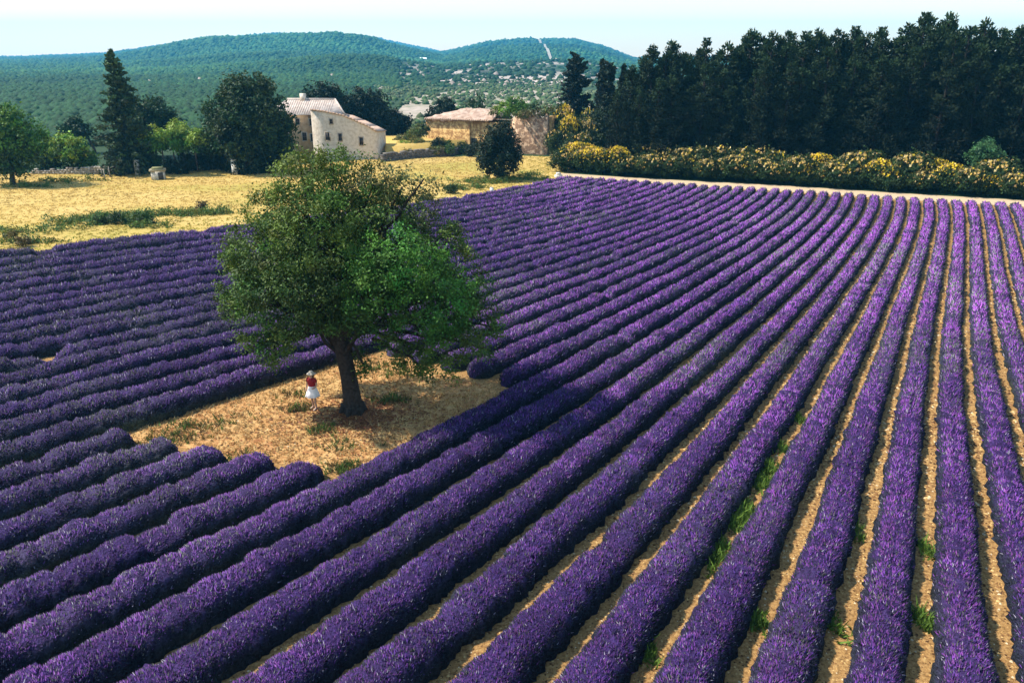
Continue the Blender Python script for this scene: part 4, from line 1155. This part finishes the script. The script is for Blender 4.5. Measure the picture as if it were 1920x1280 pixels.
def pine_data(H, seed, col, slim=1.0):
    """pine with a ragged crown: needle clumps round the ends of limbs, narrowing upwards"""
    r = np.random.default_rng(seed)
    gt, gc = Geo(), Geo()
    bend = r.normal(size=2) * .02 * H
    gt.tube([(0, 0, -.1), (bend[0] * .3, bend[1] * .3, H * .45), (bend[0], bend[1], H * .96)], [.26, .17, .04], 8, (0.022, 0.018, 0.015), .06)
    k = 46
    for i in range(k):
        u = (i + r.uniform(0, 1)) / k
        z = H * (.10 + .88 * u)
        Rr = (3.3 * (1 - u) ** .52 + .1) * slim
        a = i * 2.4 + r.normal() * .5
        q = Rr * r.uniform(.35, 1.0) * (1 if u < .97 else .1)
        c = np.array([bend[0] * u + q * math.cos(a), bend[1] * u + q * math.sin(a), z])
        rad = r.uniform(.75, 1.35) * (1.25 - .72 * u)
        gt.tube([(bend[0] * u, bend[1] * u, z - .5), (c + [0, 0, -.1]) * [.6, .6, 1], c], [.07, .05, .02], 4, (0.022, 0.018, 0.014), cap=False)
        m = int(125 * (rad / 1.0) ** 1.3)
        w = unit(r.normal(size=(m, 3)))
        pos = c + w * rad * (r.random((m, 1)) ** .45) * np.array([1, 1, .75])
        dd = unit(w + np.array([0, 0, .55]) + r.normal(size=(m, 3)) * .5)
        s = unit(np.cross(dd, r.normal(size=(m, 3))))
        L_ = .50 * r.uniform(.6, 1.4, (m, 1)); Wd = .085 * r.uniform(.7, 1.4, (m, 1))
        V = np.stack([pos - dd * L_ * .5, pos + s * Wd, pos + dd * L_ * .5, pos - s * Wd], 1).reshape(-1, 3)
        ix = np.arange(m)[:, None] * 4
        gc.add(V, ix + np.array([[0, 1, 2, 3]]), np.tile((np.array(col) * (.85 + .5 * u ** 2) + np.array([.006, .015, .002]) * u ** 3) * r.uniform(.7, 1.35), (4 * m, 1)))  # lighter and greener upwards: sunlit tops painted into the needle colour
    return gt, gc

def conifer_thing(name, data, loc, label, group=None):
    root = empty(name, loc, label, 'tree', group)
    data[0].build('trunk', M_bark, root, True)
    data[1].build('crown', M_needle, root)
    return root

b = at(206, 326)
b = (on_plane(208, 110, b[1])[0], b[1])
h = on_plane(206, 96, b[1])[1]
conifer_thing('conifer_tree', conifer_data(h, 3.9, 'cone', 3, 30, 8, 6, 9, (0.038, 0.064, 0.024), .06, .32, (.5, .14)), (b[0], b[1], 0), 'tall pointed conifer rising above the trees on the left')

FIR = Geo()
line_d = lambda px: unp(px, 346 + max(0, (px - 1150)) * 0.033)[1] + 9.0      # front of the wood
protos = []
PINE_C = (0.0085, 0.0155, 0.0058)
for k in range(6):
    protos.append(pine_data(16.0, 40 + k, np.array(PINE_C) * (0.85 + .12 * k), (1.0, .8, 1.1, .9, 1.15, .85)[k]))
proto_roots = [None] * 6
forest = []     # (px, top y, extra distance, width factor)
peaks = [(1184, 122), (1206, 118), (1225, 84), (1246, 96), (1266, 76), (1297, 100), (1328, 70), (1364, 80), (1384, 84), (1407, 56), (1446, 60), (1479, 57), (1512, 58), (1542, 54), (1575, 56), (1608, 48), (1632, 62), (1656, 50), (1690, 66), (1714, 44), (1738, 22), (1762, 46), (1786, 22), (1815, 48), (1853, 36), (1882, 52), (1910, 46), (1945, 40), (1985, 46), (2030, 40), (2090, 44)]
for (px, ty) in peaks:
    forest.append((px, ty, rng.uniform(4, 9)))
for k, px in enumerate(np.arange(1165, 2120, 31)):
    ty = np.interp(px, [p[0] for p in peaks], [p[1] for p in peaks]) + 50 + rng.uniform(-18, 26)
    forest.append((px + rng.uniform(-9, 9), ty, rng.uniform(-0.5, 2.0)))
for k, px in enumerate(np.arange(1190, 2140, 27)):
    ty = np.interp(px, [p[0] for p in peaks], [p[1] for p in peaks]) + 16 + rng.uniform(-10, 18)
    forest.append((px + rng.uniform(-9, 9), ty, rng.uniform(11, 17)))
for k, px in enumerate(np.arange(1215, 2140, 33)):
    ty = np.interp(px, [p[0] for p in peaks], [p[1] for p in peaks]) + 8 + rng.uniform(-8, 14)
    forest.append((px + rng.uniform(-9, 9), ty, rng.uniform(8.5, 12)))
forest.sort()
pine_cnt = dict(front=0, second=0, third=0, rear=0)
for i, (px, ty, ex) in enumerate(forest):
    Y = line_d(px) + ex
    X, H = on_plane(px, ty, Y)
    k = i % 6
    row = 'front' if ex < 3 else 'second' if ex < 8.2 else 'third' if ex < 10.9 else 'rear'
    lab = 'dark pine in the wood\'s %s row behind the broom hedge, %s from the left' % (row, ORD[pine_cnt[row]]); pine_cnt[row] += 1
    if proto_roots[k] is None:
        r_ = conifer_thing('pine_tree', protos[k], (X, Y, 0), lab, 'pines of the dark wood'); proto_roots[k] = r_
    else:
        r_ = copy_tree(proto_roots[k]); r_['label'] = lab; r_.location = (X, Y, 0)
    s = H / 16.0
    w = s * rng.uniform(.85, 1.1)
    r_.scale = (w, w, s); r_.rotation_euler = (0, 0, rng.uniform(0, 6.28))

# free-standing conifers left of the wood
Y = 128.0
X, H = on_plane(1082, 103, Y)
conifer_thing('conifer_tree', conifer_data(H, 3.4, 'dome', 71, 20, 8, 5, 12, (0.0125, 0.019, 0.011), .05, .15, (.6, .17)), (X, Y, 0), 'broad dark conical conifer standing alone left of the pine wood')
for k, (px, ty, Y, rb, lab) in enumerate(((1128, 112, 122, 1.6, 'slim dark cypress between the conical conifer and the wood'), (1141, 116, 118, 2.2, 'dark conifer with a double tip right of the slim cypress'), (1166, 124, 116, 1.5, 'narrow dark cypress touching the pine wood\'s left end'))):
    X, H = on_plane(px, ty, Y)
    conifer_thing('cypress_tree', conifer_data(H, rb, 'column' if k != 1 else 'dome', 80 + k, 20, 7, 4, 11, (0.013, 0.020, 0.010), .05, .05, (.55, .16)), (X, Y, 0), lab)
for (px, py, Y, lob, lab) in ((1150, 240, 112, [(1150, 200, 22, G_BLK), (1135, 225, 26, G_BLK), (1165, 230, 26, G_BLK), (1150, 255, 28, G_DK), (1125, 255, 16, G_BLK)], 'dark leafy undergrowth at the pine wood\'s left end'),):
    bush(px, py, Y, lob, lab, 'undergrowth_bush', 'bush', .6, .4)

# ------------------------------------------------------------------ broom hedge along the track
YEL = np.array([[0.66, 0.44, 0.015], [0.70, 0.50, 0.03], [0.66, 0.44, 0.10], [0.60, 0.38, 0.15], [0.68, 0.54, 0.26]])
def broom_proto(seed, w, h, yellow, pale):
    gf, gb = Geo(), Geo()
    r = np.random.default_rng(seed)
    L = [(r.uniform(-.45, .45) * w, r.uniform(-.3, .3) * w, h * r.uniform(.36, .62), w * r.uniform(.38, .55), w * r.uniform(.38, .5), h * r.uniform(.30, .40), (0.030, 0.055, 0.012), 1.0) for _ in range(5)]
    lobes_to_leaves(gf, L, .42, 30, .26, 1.0, .3)
    n = int(900 * yellow)
    pw = r.random(5) ** 1.6 + .08; li = r.choice(5, n, p=pw / pw.sum())
    u = unit(r.normal(size=(n, 3)) + np.array([0, -.25, .9]))
    Lc = np.array([l[:3] for l in L])[li]; Lr = np.array([l[3:6] for l in L])[li]
    p = Lc + u * Lr * r.uniform(1.0, 1.16, (n, 1))
    keep = p[:, 2] > h * r.uniform(.45, .8, len(p))
    p, u = p[keep], u[keep]
    c = YEL[r.choice(5, len(p), p=([.35, .3, .2, .1, .05] if not pale else [.08, .12, .3, .3, .2]))] * r.uniform(.7, 1.2, (len(p), 1))
    leaf_cards(gb, p, np.full(len(p), .27), u, c, .8)
    return gf, gb
bp = [broom_proto(100, 3.0, 3.2, .62, False), broom_proto(101, 3.2, 3.0, .34, True), broom_proto(102, 2.8, 3.4, .13, True), broom_proto(103, 3.1, 3.1, .42, False)]
br_roots = [None] * 4
ff = np.array(track_out)
hedge_pts = []
d_acc = np.concatenate([[0], np.cumsum(np.linalg.norm(np.diff(ff, axis=0), axis=1))])
tot = d_acc[-1]
s = 0.4
while s < tot:
    x = np.interp(s, d_acc, ff[:, 0]); y = np.interp(s, d_acc, ff[:, 1])
    hedge_pts.append((x + rng.normal() * .2, y + 1.5 + rng.normal() * .2, 0)); s += rng.uniform(1.9, 2.5)
s = 1.5
while s < tot:
    x = np.interp(s, d_acc, ff[:, 0]); y = np.interp(s, d_acc, ff[:, 1])
    hedge_pts.append((x + rng.normal() * .3, y + 3.9 + rng.normal() * .3, 1)); s += rng.uniform(2.2, 3.0)
cnt = [0, 0]
hedge_pts.sort(key=lambda p: p[0])
for (x, y, back) in hedge_pts:
    px, py = proj(x, y, 2.0)
    if 1060 < px < 1150: k = 0 if rng.random() < .8 else 3
    elif 1150 <= px < 1180: k = 1
    elif px < 1420: k = 2 if rng.random() < .72 else 1
    else: k = [3, 1, 0, 1][int(rng.integers(0, 4))]
    row = 'rear' if back else 'front'
    lab = '%s-row yellow broom bush in the hedge along the track, %s from its left end' % (row, ORD[cnt[back]]); cnt[back] += 1
    if br_roots[k] is None:
        r_ = empty('broom_bush', (x, y, 0), lab, 'bush', 'broom bushes along the track')
        bp[k][0].build('foliage', M_leaf, r_); bp[k][1].build('blossom', M_blossom, r_)
        br_roots[k] = r_
    else:
        r_ = copy_tree(br_roots[k]); r_['label'] = lab; r_.location = (x, y, 0)
    f = rng.uniform(.82, 1.12) * (1.12 if back else .95)
    r_.scale = (f, f, f * rng.uniform(.85, 1.12)); r_.rotation_euler = (0, 0, rng.uniform(-.5, .5))
# green shrub standing out of the hedge, and brooms climbing towards the barn
Yb = unp(1848, 372)[1] + 4.5
bush(1848, 300, Yb, [(1845, 285, 22, (0.06, .14, .05)), (1830, 295, 18, (0.06, .14, .05)), (1865, 298, 18, (0.06, .14, .05)), (1848, 310, 24, G_DK), (1850, 268, 11, (0.06, .14, .05))], 'bluish green shrub rising above the yellow broom at right', cl=.4, leaf=.26)
for i, (px, py, Y, f, k, lab) in enumerate(((1075, 292, 104, 1.0, 0, 'bright yellow broom clump at the hedge\'s left end by the meadow'), (1110, 296, 104, 1.05, 0, 'second yellow broom clump from the meadow at the hedge\'s left end'), (1062, 232, 117, .95, 0, 'yellow broom bush right beside the ruined barn\'s end wall'), (1092, 236, 118, 1.1, 1, 'tall yellow broom bush below the conical conifer'), (1050, 262, 116, .9, 2, 'dark broom bush hugging the barn\'s right corner'), (1080, 268, 112, 1.0, 2, 'dark bush between the barn and the front broom clumps'), (1110, 262, 115, 1.0, 2, 'dark broom bush at the wood\'s left edge'), (1065, 212, 124, 1.1, 0, 'yellow-topped bush behind the barn\'s end wall'), (1100, 214, 124, 1.1, 3, 'pale yellow bush at the conical conifer\'s foot'))):
    x, z = on_plane(px, py, Y)
    r_ = copy_tree(br_roots[k]); r_['label'] = lab; r_['group'] = 'broom bushes beside the barn'
    r_.location = (x, Y, max(0, z - 2.2)); r_.scale = (f, f, f * (1.0 if z < 4 else 1.3)); r_.rotation_euler = (0, 0, rng.uniform(-3, 3))
    if z > 2.6: r_.location = (x, Y, 0); r_.scale = (f, f, (z + 1.2) / 3.2)

# ------------------------------------------------------------------ hills far behind
def ridge_angle(pts):
    az, el = [], []
    c, s = math.cos(PITCH), math.sin(PITCH)
    for x, y in pts:
        u, v = (x - 960) / F_PX, (640 - y) / F_PX
        d = (u, c + v * s, -s + v * c)
        az.append(math.atan2(d[0], d[1])); el.append(math.atan2(d[2], math.hypot(d[0], d[1])))
    return np.array(az), np.array(el)
HILLS = [
    dict(r0=340.0, R=4200.0, pts=[(-900, 128), (-400, 120), (0, 112), (200, 104), (400, 76), (520, 70), (620, 68), (700, 74), (760, 87), (830, 101), (900, 130), (1000, 160), (1100, 185)], seed=5, trees=76000),
    dict(r0=380.0, R=3200.0, pts=[(700, 190), (760, 130), (800, 106), (850, 97), (900, 86), (1000, 80), (1080, 79), (1130, 90), (1190, 112), (1300, 130), (1500, 118), (1800, 120), (2300, 135)], seed=9, trees=24000)]
FB_R, FB_A = [800, 1500, 3080], [0.0530, 0.0400, 0.0222]
def hill_z(h, az, r):
    A, E_ = h['A'], h['E']
    el = np.interp(az, A, E_)
    zr = CAM_H + h['R'] * np.tan(el)
    t = (r - h['r0']) / (h['R'] - h['r0'])
    tc = np.clip(t, 0, 1)
    S = tc * tc * (3 - 2 * tc) * 0.65 + tc * 0.35
    X, Y = r * np.sin(az), r * np.cos(az)
    nz = (noise2(X, Y, 380, h['seed']) * 1.0 + noise2(X, Y, 150, h['seed'] + 1) * .45) * 0.27 * np.maximum(zr, 12) * np.sin(math.pi * tc) ** 1.0 * (1 - tc) ** .3
    back = np.where(t > 1, -(t - 1) * h['R'] * 0.25, 0)
    return np.maximum(zr, 2) * S + nz + back - 0.6 * (1 - np.clip(tc * 8, 0, 1))
HT_V, HT_F, HT_C, HT_n = [], [], [], 0
for hi, h in enumerate(HILLS):
    h['A'], h['E'] = ridge_angle(h['pts'])
    na, nr = 420, 130
    az = np.linspace(h['A'][0], h['A'][-1], na); rr = np.concatenate([np.linspace(h['r0'], h['R'], nr - 8), h['R'] + np.linspace(30, 400, 8)])
    AZ, RR = np.meshgrid(az, rr)
    Z = hill_z(h, AZ, RR)
    V = np.stack([RR * np.sin(AZ), RR * np.cos(AZ), Z], -1).reshape(-1, 3)
    i = (np.arange(len(rr) - 1)[:, None] * na + np.arange(na - 1)[None]).reshape(-1, 1)
    pale = np.clip((AZ + .15) / .04, 0, 1) * np.clip((1150 - RR) / 500, 0, 1) * np.clip(.75 + noise2(RR * np.sin(AZ), RR * np.cos(AZ), 55, 33), 0, 1)
    hc = np.array([0.018, 0.048, 0.020]) * (1 - pale[..., None]) + np.array([0.40, 0.32, 0.27]) * pale[..., None]
    hc = hc.reshape(-1, 3)
    tag(link('hill', mesh_data('hill', V, i + np.array([[0, 1, na + 1, na]]), M_hill, hc, True)), kind='structure')
    # forest on the slope
    r_ = np.random.default_rng(h['seed'])
    lim0, lim1 = (-0.62, 0.02) if hi == 0 else (-0.12, 0.30)
    n = h['trees']
    a = r_.uniform(lim0, lim1, n); lo_, hi_ = math.log(h['r0'] + 50), math.log(h['R'] * .99)
    rad = np.exp(lo_ + (hi_ - lo_) * r_.random(n) ** .95)
    X, Y = rad * np.sin(a), rad * np.cos(a)
    bare = noise2(X, Y, 220, 91) + .7 * noise2(X, Y, 70, 92)
    px = 960 + F_PX * np.tan(a)
    zz = hill_z(h, a, rad)
    # thinner growth low on the slope behind the barn, and no trees on the firebreak
    keep = bare < 0.85 + .4 * r_.random(n)
    fb = (hi == 1) & (np.abs(a - np.interp(rad, FB_R, FB_A)) < 0.0030)
    keep &= ~fb
    low_ = (a > -.135) & (rad < 1050)
    keep &= ~low_ | (r_.random(n) < .17)
    X, Y, zz, rad = X[keep], Y[keep], zz[keep], rad[keep]
    n = len(X)
    sz = r_.uniform(.5, 1.5, n) * (0.8 + .0017 * rad)
    base = np.array([(1, 0, .1), (0, 1, .1), (-1, 0, .1), (0, -1, .1), (0, 0, 1.0), (.7, .7, .55), (-.7, .7, .6), (-.7, -.7, .5), (.7, -.7, .6)], float)
    V = np.stack([X, Y, zz - .5], -1)[:, None] + base[None] * sz[:, None, None] * r_.uniform(.7, 1.3, (n, 9, 3)) * np.array([1, 1, 1.15])
    ix = np.arange(n)[:, None] * 9
    tri = [(0, 1, 4), (1, 2, 4), (2, 3, 4), (3, 0, 4), (0, 5, 1), (1, 6, 2), (2, 7, 3), (3, 8, 0)]
    tri = [(0, 5, 8), (0, 1, 5), (1, 6, 5), (1, 2, 6), (2, 7, 6), (2, 3, 7), (3, 8, 7), (3, 0, 8), (4, 8, 5), (4, 5, 6), (4, 6, 7), (4, 7, 8)]
    Ft = np.concatenate([ix + np.array([q_]) for q_ in tri])
    tone = (0.75 + .5 * r_.random((n, 1))) * (1 + .35 * noise2(X, Y, 130, 15)[:, None] + .40 * noise2(X, Y, 420, 16)[:, None])
    c = np.where(r_.random((n, 1)) < .5, np.array([0.014, 0.058, 0.024]), np.array([0.034, 0.086, 0.026])) * tone
    HT_V.append(V.reshape(-1, 3)); HT_F.append(Ft + HT_n); HT_C.append(np.repeat(c, 9, axis=0)); HT_n += n * 9
tag(link('hill_forest', mesh_data('hill_forest', np.concatenate(HT_V), np.concatenate(HT_F), M_hilltree, np.concatenate(HT_C))), kind='stuff')
rk = Geo()
def hill_point(px, py):
    az = math.atan((px - 960) / F_PX / (math.cos(PITCH) + (640 - py) / F_PX * math.sin(PITCH)))
    best, bd = None, 1e9
    for hh in HILLS[::-1]:
        if not (hh['A'][0] < az < hh['A'][-1]): continue
        for r1 in np.linspace(hh['r0'] + 20, hh['R'], 160):
            z1 = float(hill_z(hh, np.array(az), np.array(r1)))
            d = abs(proj(r1 * math.sin(az), r1 * math.cos(az), z1)[1] - py)
            if d < bd: bd, best = d, (az, r1, hh)
        if bd < 2.5: break
    return best
for (px, py, n_, sx, sy) in ((375, 152, 14, 22, 5), (290, 158, 8, 12, 4), (575, 168, 26, 30, 10), (640, 158, 14, 30, 5), (700, 172, 26, 30, 10), (540, 180, 10, 20, 5), (760, 150, 8, 20, 4), (930, 150, 12, 40, 5), (860, 160, 18, 40, 4), (985, 160, 16, 30, 4)):
    for _ in range(n_ // 2 if px < 800 else n_ // 3):
        hp = hill_point(px + rng.normal() * sx, py + rng.normal() * sy)
        if hp is None: continue
        az, r1, hh = hp
        z1 = float(hill_z(hh, np.array(az), np.array(r1)))
        s_ = r1 * .0022 * rng.uniform(.5, 1.4)
        V = np.array([(1.6, 0, 0), (0, 1, 0), (-1.5, 0, 0), (0, -1, 0), (.3, 0, 1.2), (-.4, .2, 1.0)]) * s_ * rng.uniform(.6, 1.3, (6, 3)) + (r1 * math.sin(az), r1 * math.cos(az), z1 + s_ * .6)
        rk.add(V, [(0, 1, 4), (1, 2, 5), (1, 5, 4), (2, 3, 5), (3, 0, 4), (3, 4, 5)], np.array((0.27, 0.215, 0.175)) * rng.uniform(.7, 1.2))
tag(rk.build('rock_outcrops', M_hilltree), kind='stuff')
# firebreak: pale strip running up the right hill
h = HILLS[1]
rs = np.linspace(800, 3080, 160)
ac = np.interp(rs, FB_R, FB_A)
V = []
for r1, a1 in zip(rs, ac):
    for s_ in (-1, 1):
        a_ = a1 + s_ * (0.0014 + .0004 * math.sin(r1 * .006))
        V.append((r1 * math.sin(a_), r1 * math.cos(a_), float(hill_z(h, np.array(a_), np.array(r1))) + 3.0))
V = np.array(V)
i = np.arange(159)[:, None] * 2
tag(link('firebreak_path', mesh_data('firebreak_path', V, i + np.array([[0, 1, 3, 2]]), M_firebreak)), kind='structure')

# scrub on the flat land between the farm and the hills
n = 34000
a = rng.uniform(-.62, .16, n); rad = rng.uniform(150, 480, n)
tri = [(0, 5, 8), (0, 1, 5), (1, 6, 5), (1, 2, 6), (2, 7, 6), (2, 3, 7), (3, 8, 7), (3, 0, 8), (4, 8, 5), (4, 5, 6), (4, 6, 7), (4, 7, 8)]
X, Y = rad * np.sin(a), rad * np.cos(a)
keep = (noise2(X, Y, 30, 61) + .5 * rng.random(n)) > 0.05
keep |= a < -.2
keep &= (a < -.15) | (rng.random(n) < .25)
X, Y, rad = X[keep], Y[keep], rad[keep]; n = len(X)
sz = rng.uniform(.5, 1.6, n) * np.where(np.arctan2(X, Y) < -.2, 1.15, 0.7)
base = np.array([(1, 0, .0), (0, 1, .0), (-1, 0, .0), (0, -1, .0), (0, 0, 1.1), (.7, .7, .6), (-.7, .7, .6), (-.7, -.7, .6), (.7, -.7, .6)], float)
zb = np.maximum(0, np.maximum(hill_z(HILLS[0], np.arctan2(X, Y), np.hypot(X, Y)), hill_z(HILLS[1], np.arctan2(X, Y), np.hypot(X, Y))))
V = np.stack([X, Y, zb], -1)[:, None] + base[None] * sz[:, None, None] * rng.uniform(.7, 1.3, (n, 9, 3))
ix = np.arange(n)[:, None] * 9
Ft = np.concatenate([ix + np.array([q_]) for q_ in tri])
lf = (np.arctan2(X, Y) < -.16)[:, None]
c = np.where(lf, np.array([0.020, 0.056, 0.020]), np.where(rng.random((n, 1)) < .5, np.array([0.05, 0.09, 0.03]), np.array([0.09, 0.11, 0.05]))) * rng.uniform(.6, 1.4, (n, 1))
tag(link('scrub', mesh_data('scrub', V.reshape(-1, 3), Ft, M_hilltree, np.repeat(c, 9, axis=0))), kind='stuff')

# tiny farm far off on the slope
def far_house(px, az_r, w, label):
    az = math.atan((px - 960) / F_PX * 1.0)
    z = max(float(hill_z(hh, np.array(az), np.array(az_r))) for hh in HILLS)
    r_ = empty('far_house', (az_r * math.sin(az), az_r * math.cos(az), z), label, 'house', rz=-az + .3)
    g = Geo(); g.box((-w, -w * .5, -2), (w, w * .5, w * .6), (0.55, 0.52, 0.48)); g.build('wall', M_plain, r_)
    g = Geo()
    V = [(-w * 1.06, -w * .58, w * .6), (w * 1.06, -w * .58, w * .6), (w * 1.06, w * .58, w * .6), (-w * 1.06, w * .58, w * .6), (-w * 1.06, 0, w * .95), (w * 1.06, 0, w * .95)]
    g.add(V, [(0, 1, 5, 4), (2, 3, 4, 5)]); g.add(V, [(1, 2, 5), (3, 0, 4)], (0.45, .3, .22)); g.build('roof', M_plain, r_)
far_house(803, 1250, 4.8, 'tiny white house far off on the hillside above the barn')

# ------------------------------------------------------------------ the air
g = Geo(); g.box((-GR - 100, -400, -1.6), (GR + 60, GR + 60, 195))
haze = tag(g.build('haze', None), kind='stuff')
m = bpy.data.materials.new('haze_air'); m.use_nodes = True
nt = m.node_tree
nt.nodes.remove(nt.nodes['Principled BSDF'])
pv = nt.nodes.new('ShaderNodeVolumePrincipled')
pv.inputs['Color'].default_value = (0.10, 0.58, 1.0, 1)
pv.inputs['Density'].default_value = 0.00021
pv.inputs['Anisotropy'].default_value = 0.1
nt.links.new(pv.outputs[0], nt.nodes['Material Output'].inputs['Volume'])
haze.data.materials.clear(); haze.data.materials.append(m)
